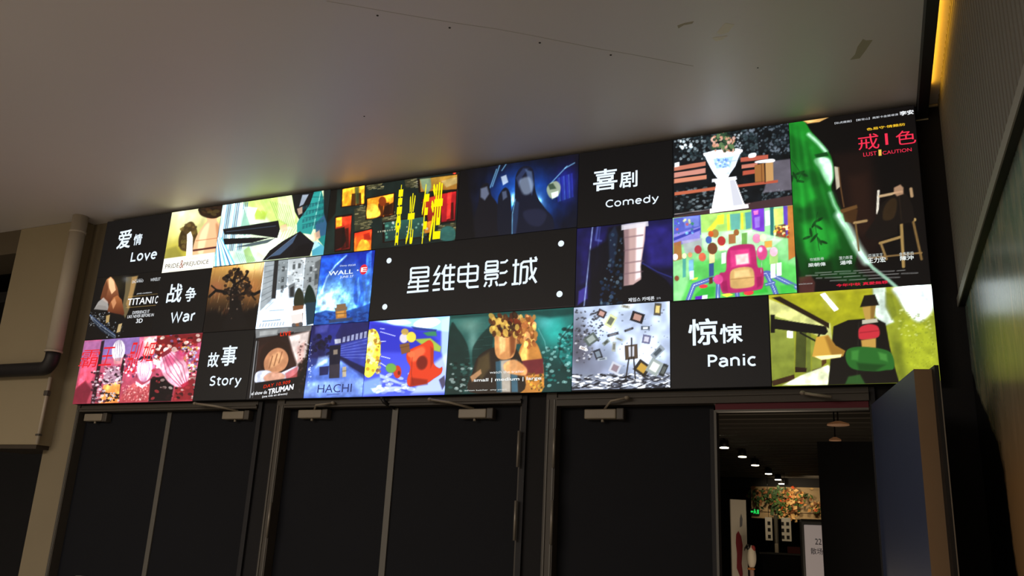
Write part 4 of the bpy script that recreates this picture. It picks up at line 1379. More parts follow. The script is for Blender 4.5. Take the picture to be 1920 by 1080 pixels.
for k in (-7, -2.5, 2.5, 7):
    t.L('7a6a90', '%f,638 %f,657 %f,676' % (222 + k * .5, 222 + k, 221 + k * .5), 1.4, 1.5, .7)
t.P('e87aa0', '262,634 294,631 290,690 254,700', 4, .9).P('f0b0a0', '270,632 294,630 290,664 268,668', 5, .8).D(['f0d0e0', '8a3a58', 'e05070', '3a2a60', 'f8e4ea'], 80, (232, 668, 266, 706), 2.0, 44, .75)
t.E('f0c4dc', 271, 692, 14, 24, 8, 2.5).E('f8dcea', 269, 694, 8, 16, 8, 6, .8)
for k in (-9, -4.5, 0, 4.5, 9):
    t.L('c04a84', '%f,669 %f,692 %f,715' % (273 + k * .4, 271 + k, 269 + k * .4), 1.3, 1.5, .7)
t.P('24162a', '258,676 264,668 284,667 286,674 272,672', 2, .9)
t.P('d86468', '228,740 250,718 276,722 284,716 278,752 224,754', 3, .95, c2='c04a50').D(['f0a0a0', 'a83040', 'f8c8c0'], 160, (230, 722, 280, 752), 1.1, 45, .6).P('f0d8e4', '254,714 266,722 282,712 280,718 266,727 254,720', 2, .8)
t.P('7a1a1c', '295,629 380,624 378,640 330,660 286,680', 3, .95).P('0c080a', '282,710 330,700 320,752 278,753', 4, .95).P('8a1c20', '330,720 366,700 362,750 322,752', 6, .8)
t.D(['c8403a', 'e8d0c0', 'f0e4dc', '3a1014', 'a8242a', '8a6aa0'], 150, (290, 628, 376, 690), 2.6, 46, .8, 1.3)
t.D(['e8d8d0', 'c8a8a0', '2a1416', '0c080a', 'c83a40'], 90, (286, 690, 372, 750), 2.2, 47, .7, 1.6)
t.D(['e8c8c0', 'f4e8e0'], 9, (286, 650, 332, 700), 5.0, 48, .85)
t.D(['d8b040', 'b8c4f0', 'e8e0e8'], 50, (340, 650, 374, 700), 2.2, 49, .8)
t.E('e4a0b4', 327, 692, 24, 36, -28, 3).E('f2c0cc', 332, 700, 14, 22, -28, 9, .8).E('d84a78', 318, 676, 10, 10, -28, 7, .7).E('d03a6c', 338, 666, 10, 10, -28, 7, .7)
for k in (-15, -8, 0, 8, 15):
    t.L('a83060', '%f,%f %f,%f %f,%f' % (310 + k * .45, 662 - k * .25, 327 + k, 692 - k * .5, 344 + k * .4, 722 - k * .25), 1.5, 2, .65)
t.P('8a2030', '300,664 316,654 320,660 304,670', 2, .9).P('c02440', '338,722 352,714 354,720 342,727', 2, .9)
t.N(26, .12, 63)
t.build('picture_panel', 'pink and red collage picture of paper lanterns')
for ch, bl, tr in (('霸', (146, 690), (186, 655)), ('王', (184, 686), (214, 650)), ('别', (232, 700), (262, 640)), ('姬', (262, 680), (292, 640))):
    text(t, ch, bl, tr, 'e8242e', .0, shear=.15)

# framed loaf on a cloth
t = Tile(1.703, 2.187, 0.0, 0.50, '141214')
t.P('8a8e90', '478,618 585,610 582,620 479,634', 2, .9)
t.P('b8bcbc', '486,621 520,618 518,626 486,630', 3, .8)
for i in range(6):
    t.L('2a2a2c', '540,%f 582,%f' % (616 + i * 2.6, 612 + i * 2.6), 1.0, 1, .7)
t.P('141012', '520,625 550,622 549,631 520,635', 1.5)
t.P('2a1a16', '484,634 582,620 570,690 556,714 476,718', 2)
t.P('3a201a', '484,650 520,636 550,650 556,690 500,700 480,690', 8, .8)
t.P('2a1812', '486,676 492,652 510,638 530,640 542,654 536,694 498,704', 4, smooth=True)
t.P('c88a62', '494,678 504,660 520,652 534,658 540,674 532,692 512,700 498,698', 2.5, smooth=True).P('e0a878', '508,668 522,660 530,672 516,686 504,688', 7, .8, smooth=True)
for k in range(3):
    t.L('8a5434', '%f,%f %f,%f' % (504 + k * 9, 690 - k * 5, 510 + k * 9, 668 - k * 4), 2.2, 2, .8)
t.P('f2e2dc', '540,630 580,620 572,670 556,684 548,660', 6, .9).P('e0a8a0', '556,650 572,640 566,676 556,680', 6, .7)
t.P('cfd8f0', '477,716 480,698 500,694 520,700 556,686 554,700 530,712 492,718', 2.5, .95, smooth=True).P('d89a7c', '494,706 514,696 534,704 524,714 500,716', 4, .9, smooth=True).P('d05a5c', '534,700 558,686 556,708 536,712', 4, .8)
t.P('0f0d10', '474,718 560,706 556,732 470,744', 2)
t.D(['7a4a40', 'a88078', '3a2420', 'c8b0a8'], 60, (556, 640, 582, 740), 1.8, 52, .6)
t.L('c8ccd0', '480,640 468,745', 2, 1.5, .8).L('8a8a8e', '484,640 473,745', 1, 1.2, .8)
t.D(['dfe6f0', '10121a'], 40, (572, 640, 584, 700), 1.0, 53, .8)
t.P('0d0d10', '548,738 560,706 582,640 584,690 574,742', 4, .7)
t.N(24, .1, 64)
t.build('picture_panel', 'framed warm brown picture of a loaf on white cloth')
text(t, 'LIVE', (524.5, 631), (544.5, 622.5), 'e8381c', .04, 1.15, quad=((524.5, 630.5), (544.5, 629), (525, 622.5)))
text(t, 'DAY 10.909', (493, 730.5), (543.5, 711.5), 'd83418', .02, 1.1, quad=((493, 728), (543, 719), (494.5, 721.5)))
text(t, 'el show de', (470.5, 741), (500, 732), 'f4f6fa', .02, quad=((470.5, 741), (499.5, 738), (471.5, 734.5)))
text(t, 'TRUMAN', (500.5, 740.5), (550.5, 717), 'f8faff', .06, quad=((501, 740), (549, 730), (502.5, 729.5)))
text(t, '(una vida en directo)', (490.5, 747), (538, 735), 'f4f6fa', .02, quad=((490.5, 746.5), (537.5, 740.5), (491.5, 741.5)))

# blue railway platform at dusk
t = Tile(2.191, 2.654, 0.0, 0.50)
t.G('15124a', '4a68c8', (640, 605), (625, 742))
t.P('3038a0', '600,608 640,606 636,650 590,660', 12, .7).P('5c62c0', '590,612 616,608 612,622 590,626', 6, .6)
t.P('1f1f58', '586,640 612,636 608,670 580,672', 6, .9).D(['0a0a24', '10103a', '1a1a50'], 40, (584, 630, 620, 668), 4, 54, .8)
t.P('3440a8', '632,646 690,630 686,690 644,676 628,664', 2).P('20205c', '640,606 690,602 688,632 634,646 628,630', 3, .9)
for i in range(6):
    t.L('7a8ae0', '%f,%f 689,%f' % (636, 650 + i * 4, 636 + i * 7), 1.2, 1, .6)
for i in range(6):
    t.P('c8d0f4', '%f,%f %f,%f %f,%f %f,%f' % (642 + i * 8, 632 - i * 2, 647 + i * 8, 631 - i * 2, 646 + i * 8, 641 - i * 1.6, 641 + i * 8, 642 - i * 1.6), 1.2, .75)
t.P('12123c', '630,664 686,690 684,704 650,684 628,672', 3, .9)
t.P('6a8ee8', '578,690 620,668 640,676 684,712 682,742 566,745', 6, .9, c2='4a6ed8').P('a8c8f8', '596,670 616,666 612,680 590,690', 6, .7).P('1c1c50', '598,688 616,686 614,702 598,704', 2, .9)
t.P('14142c', '617,648 638,646 635,708 616,709', 1.8).P('c8ccd8', '626,636 638,635 638,643 627,645', 1.8, .9).P('b8a48c', '624,656 632,655 632,664 624,665', 2, .8).P('3a3440', '617,684 636,682 635,708 617,709', 2, .9)
t.P('d8c49a', '641,707 641,688 648,687 648,706', 1.5, .9).L('8a7440', '641,696 648,695', 1.5, 1, .9)
t.P('a8c0f0', '570,716 684,708 682,742 566,745', 10, .35)
t.N(22, .14, 65)
t.D(['e8f0ff', 'c8d4ff'], 24, (576, 640, 584, 720), 1.0, 55, .8)
t.L('2a3a7a', '612,740 634,738', 1.5, 1, .6)
t.build('picture_panel', 'blue dusk railway platform picture')
text(t, 'HACHI', (594, 736.5), (659.5, 719), '1c2c6a')

# blue sea, clouds and red balloons
t = Tile(2.658, 3.258, 0.0, 0.50)
t.G('3a3ed8', '4a5ce0', (760, 600), (756, 740))
t.P('8fc0f4', '695,601 845,591 843,622 800,618 740,610', 5, .9).P('e8f2fc', '775,607 790,598 812,596 824,604 806,614 782,614', 4, .9, smooth=True).P('b8d8f8', '724,602 752,598 770,606 740,610', 4, .8, smooth=True)
t.P('2a30c4', '693,606 730,610 800,622 820,640 780,660 700,660', 10, .8).P('3f9a5a', '792,624 816,620 818,630 800,630', 3, .9).P('223a8a', '770,612 818,618 816,622 776,618', 2, .8)
t.P('a8c8f0', '826,600 846,592 838,700 826,660', 6, .8).P('b0c0f4', '800,690 840,660 836,735 770,738', 10, .75).P('7aa0ec', '680,715 712,706 716,736 680,741', 8, .8)
t.P('b6d43c', '776,636 806,634 826,650 824,660 800,654', 3, .9)
t.E('f2e238', 694, 662, 18, 46, 6, 2).E('f8ee80', 692, 650, 10, 26, 6, 6, .8).D(['c88a2a', 'f8f0a0', 'e0b83a', 'a8702a', 'f6dc50'], 80, (682, 620, 712, 700), 3.0, 56, .7)
for (a_, b_, c_, d_) in ((712, 622, 740, 630), (712, 640, 722, 640), (714, 668, 730, 672), (712, 616, 720, 617), (712, 680, 724, 688)):
    t.L('e8f0fc', '%f,%f %f,%f' % (a_, b_, c_, d_), 1.2, 1.2, .8)
t.P('c8dcf8', '710,700 740,712 760,722 740,718 712,708', 3, .6).P('c8d4f4', '694,728 740,724 762,726 736,734 700,736', 3, .7).D(['d8e4fa', '8a9aec'], 30, (700, 700, 770, 736), 3, 57, .5, 2.2)
# balloons
t.P('d83c1c', '761,664 768,655 790,645 802,638 808,640 812,650 812,680 822,690 828,688 826,700 812,710 800,718 784,722 766,724 762,712 768,690 762,676', 1.8, smooth=True).P('f0603a', '770,660 790,650 796,660 780,676 770,676', 6, .8, smooth=True).P('9a2410', '770,708 800,712 800,720 768,724', 5, .8).P('b03018', '806,650 812,654 811,680 806,690', 4, .7).L('7a1c10', '772,668 770,700 774,722', 1.0, 1, .6)
t.E('e8643a', 770, 664, 7, 6, 0, 2, .9)
t.E('5a1410', 790, 680, 10, 13, 10, 5, .7)
t.E('d03c20', 744, 697, 7.5, 12, 0, 1.5).E('7cc83c', 732, 690, 10, 9, 0, 3, .85).E('5a1410', 747, 699, 2.5, 4, 0, 2, .7)
t.P('8a5a34', '748,646 766,642 768,660 752,664', 2).L('5a3a20', '749,652 767,648', 1.2, 1, .8).E('e8e0dc', 756, 634, 8, 9, 0, 2, .9).E('f0c83a', 770, 632, 9, 10, 0, 2, .95).E('d8b04a', 758, 622, 7, 6, 0, 2, .9)
t.P('3a2a3a', '822,712 832,704 834,720 828,730', 3, .7)
t.build('picture_panel', 'blue sea and cloud picture with red balloons')

# teal picture of two jars
t = Tile(3.261, 4.090, 0.0, 0.502)
t.G('2a6a62', '123836', (880, 590), (900, 735))
t.GL('2ec4b8', 1040, 620, 40, 45, .9, 1.6).GL('6ae4e4', 1020, 605, 24, 16, .6).GL('7aa89a', 880, 610, 34, 20, .75).GL('9ac8bc', 886, 640, 14, 30, .6)
t.P('0e2a26', '843,612 858,618 872,640 878,660 880,700 866,736 834,736', 4, .9, smooth=True).P('0f2c28', '884,660 892,640 908,620 924,610 920,660 904,690 888,700', 4, .85, smooth=True)
t.P('0d3a36', '844,592 1076,577 1076,590 1030,596 990,588 920,592 845,598', 8, .8)
t.P('1f8a84', '1056,620 1078,606 1075,690 1050,680 1044,650', 8, .7).D(['0a2a28', '0e4a46', '6ae0d8'], 46, (1046, 612, 1074, 660), 2.8, 58, .6, 1.5).D(['b8f0ea', '2a9a92', '0c302c'], 70, (1016, 650, 1072, 728), 2.4, 59, .55, 1.4)
t.L('a8ece8', '1008,616 1020,640 1024,660', 1.2, 1.5, .5).L('0e2c2a', '1074,606 1050,636 1046,670 1058,690', 2, 2, .7)
t.D(['c8d8d4', '0a1614', '3a6a62'], 46, (840, 680, 884, 734), 2.4, 60, .6, 1.6)
for i in range(16):
    t.L('5a8a80', '%f,%f %f,%f' % (850 + (i * 29) % 60, 600 + i * 8, 880 + (i * 29) % 60, 597 + i * 8), .8, 1, .35)
# two glazed jars of dried flowers, lit in orange
t.P('c8843c', '974,652 984,640 1000,640 1010,654 1018,690 1014,735 972,735 966,690', 2, smooth=True).P('f0b860', '976,656 988,646 986,690 976,716 970,690', 7, .8, smooth=True).P('6a1f2c', '966,678 1017,672 1018,700 968,706', 3, .9)
t.D(['f0c060', 'c8843c', 'e8a060', '8a4a20', 'b86a34'], 110, (968, 594, 1004, 648), 3.6, 111, .85, 1.6, 80)
t.D(['e8b840', '8a6420', '3a3a1c', 'd88a30'], 60, (990, 700, 1018, 732), 2.4, 66, .7)
t.P('2a2018', '886,694 896,668 922,652 960,650 974,668 980,694 976,735 880,735', 2, smooth=True).P('5a4a2c', '896,672 916,660 918,690 902,712 890,700', 8, .8)
t.P('d89458', '928,664 926,640 930,626 964,622 968,636 964,662 956,672 938,674', 2, smooth=True).P('f0b878', '934,630 946,627 946,658 936,664', 6, .8).P('7a3c1c', '954,626 966,626 964,660 956,668', 6, .8)
t.P('d8cfc0', '936,676 956,674 956,735 938,735', 4, .85).P('3a6a80', '928,678 938,676 940,735 930,735', 3, .8).P('4a7a92', '956,676 968,674 970,735 958,735', 3, .8)
t.D(['4a2414', '7a2c14', '5a2c14', '2a140c', 'd8b050'], 120, (920, 590, 972, 628), 4.0, 112, .85, 1.5, 70)
t.P('e8a060', '944,682 964,674 986,690 984,704 962,702 946,696', 4, .9, smooth=True).P('d8a070', '880,706 900,692 902,700 884,716', 3, .8)
t.N(24, .1, 67)
t.build('picture_panel', 'teal picture of two jars of dried flowers lit in orange')
text(t, 'watch the trailer', (917, 700.5), (982, 693.5), 'e8ecea')
text(t, 'small | medium | large', (887, 717.5), (1014, 705.5), 'f0f4f2', .02)
text(t, 'ashton kutcher  amy smart', (870, 734), (949, 728.5), 'dfe4e2')

# papers blowing through grey smoke
t = Tile(4.093, 4.668, 0.008, 0.500)
t.G('b8c8e4', 'a4b4d4', (1170, 570), (1166, 720))
t.GL('dce6f8', 1200, 660, 50, 50, .7).GL('6a6a7c', 1090, 660, 30, 55, .9).GL('4a4852', 1080, 640, 18, 60, .7).GL('8a8ea6', 1120, 690, 34, 34, .7)
t.N(10, .16, 71)
t.D(['3a3a40', '5a5a62', '24242a'], 90, (1078, 580, 1130, 640), 1.6, 72, .75, 1.4)
t.D(['3a3a40', '6a6a72', 'e8ecf2'], 50, (1078, 620, 1110, 680), 1.6, 73, .7, 1.3)
t.D(['5a5e6a', '8a90a0'], 40, (1130, 580, 1250, 700), 1.2, 74, .5, 1.5)
t.P('8a92a6', '1074,702 1256,698 1256,726 1071,732', 3, .9)
t.D(['1e1e26', '3a3c46', 'f0f4fa', 'd8e0ee', '14141a'], 240, (1072, 702, 1258, 728), 1.5, 75, .85, 5.0)
rg = random.Random(9)
for (x, y, w_, h_, r, c, c3) in ((1127, 588, 16, 14, 25, '3a2a2a', 'd8a89c'), (1144, 602, 15, 24, 30, 'd8dca0', '6a7060'), (1194, 595, 24, 19, 18, '1a1618', 'd0a090'), (1232, 580, 13, 23, 5, '4a4438', 'e8d080'), (1172, 575, 16, 6, 10, 'c8c8b8', '8a8a80'), (1107, 636, 24, 18, -35, '5a6660', 'b0bcb8'), (1148, 627, 22, 5, -15, '3a3a44', '8a8a90'), (1178, 618, 18, 4, -20, '2a2a30', '6a6a70'), (1209, 615, 16, 7, 0, '4a5460', 'd8e4f0'), (1211, 636, 15, 16, 10, '6a6a90', 'd0d0e0'), (1152, 690, 19, 20, 25, 'c8ccd8', '9a8490'), (1120, 664, 14, 18, -20, '2a2c36', '90a0b0'), (1203, 690, 26, 24, 35, '2a241c', 'd8ac48'), (1226, 688, 24, 28, 30, 'a8b4b0', 'dfe4dc'), (1243, 694, 10, 24, 25, '2a2e2c', '6a706c'), (1232, 660, 28, 12, -45, '9aa6b0', '4a5660'), (1150, 650, 7, 18, 5, 'b8bcb0', '7a7c74'), (1135, 642, 14, 7, -40, '8a968e', '4a504c'), (1092, 653, 14, 6, 20, 'f0f2f6', 'b8a8a0'), (1128, 673, 18, 5, -10, 'b8c4d0', '6a7480'), (1160, 636, 14, 4, 20, 'b8bca8', '70746a')):
    R_ = math.radians(r)
    for k_, cc in ((1.0, c), (.6, c3)):
        P_ = [(x + (u * w_ * math.cos(R_) - v * h_ * math.sin(R_)) * .5 * k_, y + (u * w_ * math.sin(R_) + v * h_ * math.cos(R_)) * .5 * k_) for u, v in ((-1, -1), (1, -1), (1, 1), (-1, 1))]
        t.P(cc, ' '.join('%f,%f' % q for q in P_), 1.2, .92)
# a small easel with a brown board
t.P('5a4a3c', '1170,648 1194,645 1195,672 1171,675', 1.4).P('d8dcea', '1177,650 1188,649 1188,668 1178,669', 1.8, .9)
t.L('26221f', '1178,672 1172,712', 2.4, 1.2).L('26221f', '1187,670 1190,710', 2.4, 1.2).L('26221f', '1183,634 1183,672', 2.4, 1.2)
t.build('picture_panel', 'grey smoke picture of flying papers and an easel')

# lime green corridor
t = Tile(5.210, 6.0, 0.0, 0.497)
t.G('b8b428', '8f9a2c', (1540, 560), (1560, 720))
t.P('a8a81c', '1460,556 1634,545 1634,620 1580,620 1470,560', 6, .8).P('d8dc98', '1440,560 1470,572 1556,606 1560,640 1442,596', 3, .8)
t.P('2a1c10', '1446,558 1462,556 1554,606 1554,616 1540,608', 1.6)
t.P('9aa648', '1442,590 1476,600 1490,610 1488,708 1447,718', 2, .95, c2='7f8c30').P('e8f0d8', '1475,620 1486,621 1486,634 1475,633', 1.5).P('3f4620', '1492,620 1512,622 1510,696 1490,692', 2.5, .9).P('6f7c34', '1512,624 1520,626 1519,700 1511,700', 2.5, .9).P('8f9a40', '1520,630 1540,640 1540,690 1522,700', 3, .8)
t.P('3a2412', '1446,714 1488,702 1490,712 1448,724', 1.5).P('2a1a10', '1490,688 1512,690 1511,698 1490,698', 1.5).P('3a2412', '1522,694 1540,688 1540,692 1522,700', 1.5, .9).P('4a2a16', '1540,650 1548,640 1549,680 1540,688', 2, .9)
t.P('e8f0c8', '1466,722 1500,704 1552,684 1560,690 1552,722', 3, .95)
t.P('f4faff', '1537,552 1546,549 1572,580 1564,584', 2).GL('f4f8c0', 1555, 566, 16, 18, .3)
t.P('9aa42c', '1634,540 1748,530 1764,720 1690,722 1670,640 1640,600', 3, .95).P('d8ecf0', '1636,540 1660,538 1664,570 1676,604 1656,612 1640,592', 5, .85).P('e8f6ff', '1676,538 1746,532 1752,576 1724,604 1700,586 1684,560', 9, .95, smooth=True).P('7a8424', '1660,548 1672,552 1682,590 1672,600 1660,575', 5, .8).P('b8c42c', '1690,600 1730,610 1750,640 1756,700 1720,706 1690,680', 16, .7).P('5f6a1c', '1672,640 1690,640 1700,712 1684,716', 12, .6)
t.N(26, .14, 81)
t.D(['6a7420', '8a9430', 'd0dc60'], 110, (1700, 630, 1758, 710), 1.0, 82, .5).D(['e8f0b0', '7a8a28'], 60, (1684, 580, 1750, 630), 1.6, 83, .4, 1.8)
# a dark cupboard with a lamp, a red cushion and a green blanket on it
t.P('15120f', '1562,612 1590,600 1640,596 1660,606 1668,650 1678,690 1686,718 1552,722 1556,680', 2)
t.L('2a2620', '1610,604 1606,720', 2, 2, .7)
t.P('c09a4a', '1616,574 1642,571 1638,598 1622,600', 2).P('7a5c26', '1632,573 1642,571 1638,598 1632,599', 3, .7).P('1c1812', '1612,576 1620,554 1640,552 1648,572', 1.8).P('d8d4bc', '1616,600 1644,597 1646,604 1616,608', 2, .9)
t.P('c8303c', '1609,626 1612,614 1628,608 1644,611 1649,622 1646,632 1628,636 1612,636', 2, smooth=True).L('8a1c28', '1612,624 1646,620', 1.4, 2, .7)
t.P('d8a850', '1614,638 1642,634 1642,652 1616,654', 2.5, .9)
t.P('2a6a28', '1588,656 1612,650 1652,654 1672,664 1676,690 1660,694 1640,696 1600,692 1586,676', 2, smooth=True).P('4a9a40', '1596,658 1610,656 1608,676 1596,674', 5, .7).P('5aa84a', '1646,660 1662,664 1664,678 1650,674', 5, .6).P('173a16', '1606,680 1660,684 1640,696 1610,694', 6, .7).P('356a2c', '1584,720 1590,706 1612,702 1622,720', 4, .8)
# a black swing arm from the left wall with a brass lamp shade
t.P('110f0e', '1447,597 1548,612 1552,622 1546,628 1446,616', 1.5).P('110f0e', '1444,590 1452,590 1452,624 1444,624', 1.5).L('110f0e', '1500,624 1530,640 1536,626', 3, 1.2)
t.P('d0a040', '1530,632 1552,628 1566,648 1584,658 1580,668 1540,674 1522,668', 1.6).P('8a5c20', '1546,632 1552,629 1566,648 1584,658 1580,668 1560,670', 5, .6).P('f4e4a0', '1526,668 1578,664 1576,670 1540,675', 2, .9)
t.build('picture_panel', 'lime green corridor picture with a dark cupboard and red cushion')

# ------------------------------------------------------------------ the dim hall behind the open doorway
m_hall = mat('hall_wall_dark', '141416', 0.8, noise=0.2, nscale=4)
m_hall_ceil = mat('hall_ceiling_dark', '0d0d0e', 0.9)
m_tan = mat('hall_bulkhead_tan', 'a08a66', 0.8, noise=0.1, nscale=3)
struct(MB().box(-4.0, 9.0, 0.30, 16.4, 3.30, 3.40).done('ceiling_hall', m_hall_ceil))
b = MB()
b.box(-4.0, 9.0, 16.2, 16.4, 0, 3.4)
b.box(-4.1, -4.0, 1.4, 16.4, 0, 3.4)
b.box(9.0, 9.1, 0.3, 16.4, 0, 3.4)
struct(b.done('wall_hall', m_hall))
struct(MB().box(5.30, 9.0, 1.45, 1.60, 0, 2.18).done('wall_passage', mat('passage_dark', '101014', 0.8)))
b = MB()
b.box(-4.0, 7.0, 13.6, 14.0, 2.62, 3.3)
struct(b.done('wall_bulkhead_far', m_hall))
struct(MB().box(3.02, 6.5, 13.45, 13.9, 2.06, 2.66).done('trim_7', m_tan))
struct(MB().box(3.02, 6.5, 13.42, 13.46, 2.17, 2.20).box(3.02, 6.5, 13.40, 13.46, 2.04, 2.07).done('trim_8', m_tan))
# slatted ceiling
sl = empty('slatted_ceiling', (4.3, 8.0, 2.9))
sl['kind'] = 'structure'
sl['label'] = 'dark slatted ceiling seen through the open doorway'
b = MB()
y = 2.0
while y < 13.2:
    b.box(2.2, 6.6, y, y + .09, 2.82, 2.94)
    y += .36
b.done('ceiling_slat', mat('slat_grey_brown', '4c4740', 0.7), sl)
b = MB()
for x in (2.4, 4.6, 6.4):
    b.box(x, x + .05, 2.0, 13.2, 2.94, 3.3)
b.done('slat_rail', m_hall_ceil, sl)

# ceiling spots in a row
m_spot = mat('spot_black', '0c0c0d', 0.5)
m_lens = mat('spot_lens', 'fff2d0', 0.4, emit='fff0cc', estr=14.0)
m_lens.cycles.emission_sampling = 'NONE'
order = ['nearest', 'second nearest', 'third', 'fourth', 'fifth', 'farthest']
for k, (x, y) in enumerate(((3.735, 6.70), (3.772, 7.87), (3.748, 9.20), (3.728, 10.82), (3.719, 12.14), (3.651, 13.20))):
    s = empty('ceiling_spot', (x, y, 2.70))
    tag(s, 'lit black ceiling spot behind the doorway, %s of the row of six' % order[k], 'spotlight', 'ceiling spots in the hall')
    MB().tube([(x, y, 2.708), (x, y, 2.80)], [.062, .055], 18).done('spot_body', m_spot, s)
    MB().tube([(x, y, 2.80), (x, y, 2.93)], .010, 8).done('spot_stem', m_spot, s)
    MB().tube([(x, y, 2.698), (x, y, 2.709)], .056, 18).done('spot_lens', m_lens, s, 'glowing warm lens')
for (x, y, tx, ty, tz, e) in ((3.65, 12.3, 3.7, 13.5, 2.3, 34), (4.3, 12.2, 4.3, 13.5, 2.4, 26), (3.75, 10.9, 3.6, 12.0, 1.7, 18), (3.77, 5.2, 4.9, 6.1, 1.2, 10)):
    d = bpy.data.lights.new('hall_spot_lamp', 'SPOT')
    d.energy = e
    d.color = (1.0, 0.78, 0.5)
    d.spot_size = math.radians(70)
    d.spot_blend = 0.8
    d.shadow_soft_size = 0.05
    o = bpy.data.objects.new('hall_spot_lamp', d)
    COL.objects.link(o)
    o.location = (x, y, 2.66)
    o.rotation_euler = (Vector((tx, ty, tz)) - Vector((x, y, 2.66))).to_track_quat('-Z', 'Y').to_euler()

d = bpy.data.lights.new('hall_fill', 'POINT')  # unseen point lamp added to brighten the slats and pendants
d.energy = 30
d.color = (1.0, 0.8, 0.58)
d.shadow_soft_size = 0.3
o = bpy.data.objects.new('hall_fill', d)
COL.objects.link(o)
o.location = (4.6, 4.2, 1.0)

# round pendants by the passage, a faint glow put into their brass
m_pend = mat('pendant_brass_glow', 'b08a60', 0.4, 0.3, emit='a87048', estr=0.16)
for k, (x, y, z, r, lab) in enumerate(((5.372, 2.6, 2.44, .085, 'wide flat brass pendant shade just inside the doorway'), (5.30, 3.3, 2.40, .05, 'small flat brass pendant shade behind the wide one'))):
    p = empty('pendant_lamp', (x, y, z))
    tag(p, lab, 'lamp', 'pendant lamps in the hall')
    MB().tube([(x, y, z), (x, y, z + .012), (x, y, z + .03)], [r, r * .95, r * .3], 24).done('pendant_shade', m_pend, p)
    MB().tube([(x, y, z + .03), (x, y, 2.87 if k else 2.87)], .006, 8).done('pendant_rod', m_spot, p)

# dried leaf garland on the tan bulkhead
rg = random.Random(77)
gm = [mat('leaf_' + c, c, 0.7) for c in ('c08a4a', 'a8642c', 'd8b070', '4a6a2c', '2f4a24', '8a5a34', 'd0501c')]
gl = empty('leaf_garland', (3.7, 13.4, 2.3))
tag(gl, 'garland of autumn leaves hanging on the lit tan bulkhead beyond the doorway', 'garland')
spots_ = [(3.72, 2.40, .20, .18), (3.90, 2.44, .22, .12), (3.62, 2.30, .16, .18), (4.32, 2.27, .12, .08), (3.30, 2.42, .28, .16), (3.72, 2.16, .16, .12), (3.45, 2.5, .3, .1)]
bms = [MB() for _ in gm]
for i in range(430):
    cx_, cz_, sx_, sz_ = rg.choice(spots_)
    x, z, y = rg.gauss(cx_, sx_ * .6), rg.gauss(cz_, sz_ * .6), 13.36 - rg.random() * .14
    warm = x > 3.6
    k = rg.choice((0, 2, 2, 2, 0, 3, 3, 5, 5, 6, 4) if warm else (3, 4, 5, 4))
    L_, w_ = rg.uniform(.05, .11), rg.uniform(.02, .045)
    a_ = rg.uniform(0, 2 * math.pi)
    ux, uz = math.cos(a_), math.sin(a_)
    t_ = rg.uniform(-.03, .03)
    bms[k].poly([(x, y, z), (x + ux * L_ * .5 - uz * w_, y - .02 + t_, z + uz * L_ * .5 + ux * w_), (x + ux * L_, y - t_, z + uz * L_), (x + ux * L_ * .5 + uz * w_, y + .01, z + uz * L_ * .5 - ux * w_)])
for k, bb in enumerate(bms):
    o = bb.done('leaves', gm[k], gl)
    o['kind'] = 'stuff'

# green exit sign
ex = empty('exit_sign', (3.09, 13.35, 2.16))
tag(ex, 'small glowing green exit sign left of the leaf garland', 'exit sign')
MB().box(3.0, 3.19, 13.36, 13.40, 2.10, 2.22, .006).done('sign_case', m_spot, ex)
mg = mat('exit_green', '0a3a12', 0.5, emit='20d858', estr=0.9)
b = MB()
b.tube([(3.02, 13.355, 2.16), (3.06, 13.355, 2.16)], .016, 8)
b.done('exit_arrow', mg, ex)
b = MB()
b.ball((3.095, 13.352, 2.195), .014, .006, .014, 10)
b.tube([(3.095, 13.355, 2.18), (3.09, 13.355, 2.15), (3.075, 13.355, 2.125)], .010, 8)
b.tube([(3.09, 13.355, 2.15), (3.115, 13.355, 2.14), (3.125, 13.355, 2.12)], .009, 8)
b.tube([(3.07, 13.355, 2.165), (3.12, 13.355, 2.165)], .008, 8)
b.done('running_figure', mg, ex)
MB().box(3.14, 3.175, 13.35, 13.358, 2.12, 2.20).done('exit_door', mg, ex)

# white film-strip boards
m_wb = mat('film_board_white', 'e8e4d8', 0.6)
m_hole = mat('film_board_hole', '1a1816', 0.8)
for (x0, x1, xs, lab) in ((3.475, 3.60, (3.545,), 'narrow white hanging board with one column of dark square holes'), (3.762, 3.93, (3.782, 3.872), 'wider white hanging board with two columns of dark square holes')):
    f = empty('film_strip_board', ((x0 + x1) / 2, 12.0, 1.82))
    tag(f, lab, 'board', 'white film-strip boards')
    MB().box(x0, x1, 12.0, 12.03, 1.61, 2.02, .004).done('board', m_wb, f)
    for x in xs:
        for z in (1.68, 1.80, 1.915):
            MB().box(x - .025, x + .025, 11.992, 12.004, z - .03, z + .03).done('square_hole', m_hole, f)
    MB().tube([((x0 + x1) / 2, 12.015, 2.02), ((x0 + x1) / 2, 12.015, 2.86)], .004, 6).done('hanging_wire', m_spot, f)

# tall white banner with a red figure shape
ba = empty('standing_banner', (3.98, 6.0, 0))
tag(ba, 'tall narrow white banner with a red shape standing left in the doorway', 'banner')
A, B = Vector((3.925, 5.98, 0)), Vector((4.085, 6.10, 0))
dd = (B - A).normalized()
nn = Vector((dd.y, -dd.x, 0))


def on_banner(u, z, o=0.004):
    p = A + dd * u + nn * o
    return (p.x, p.y, z)


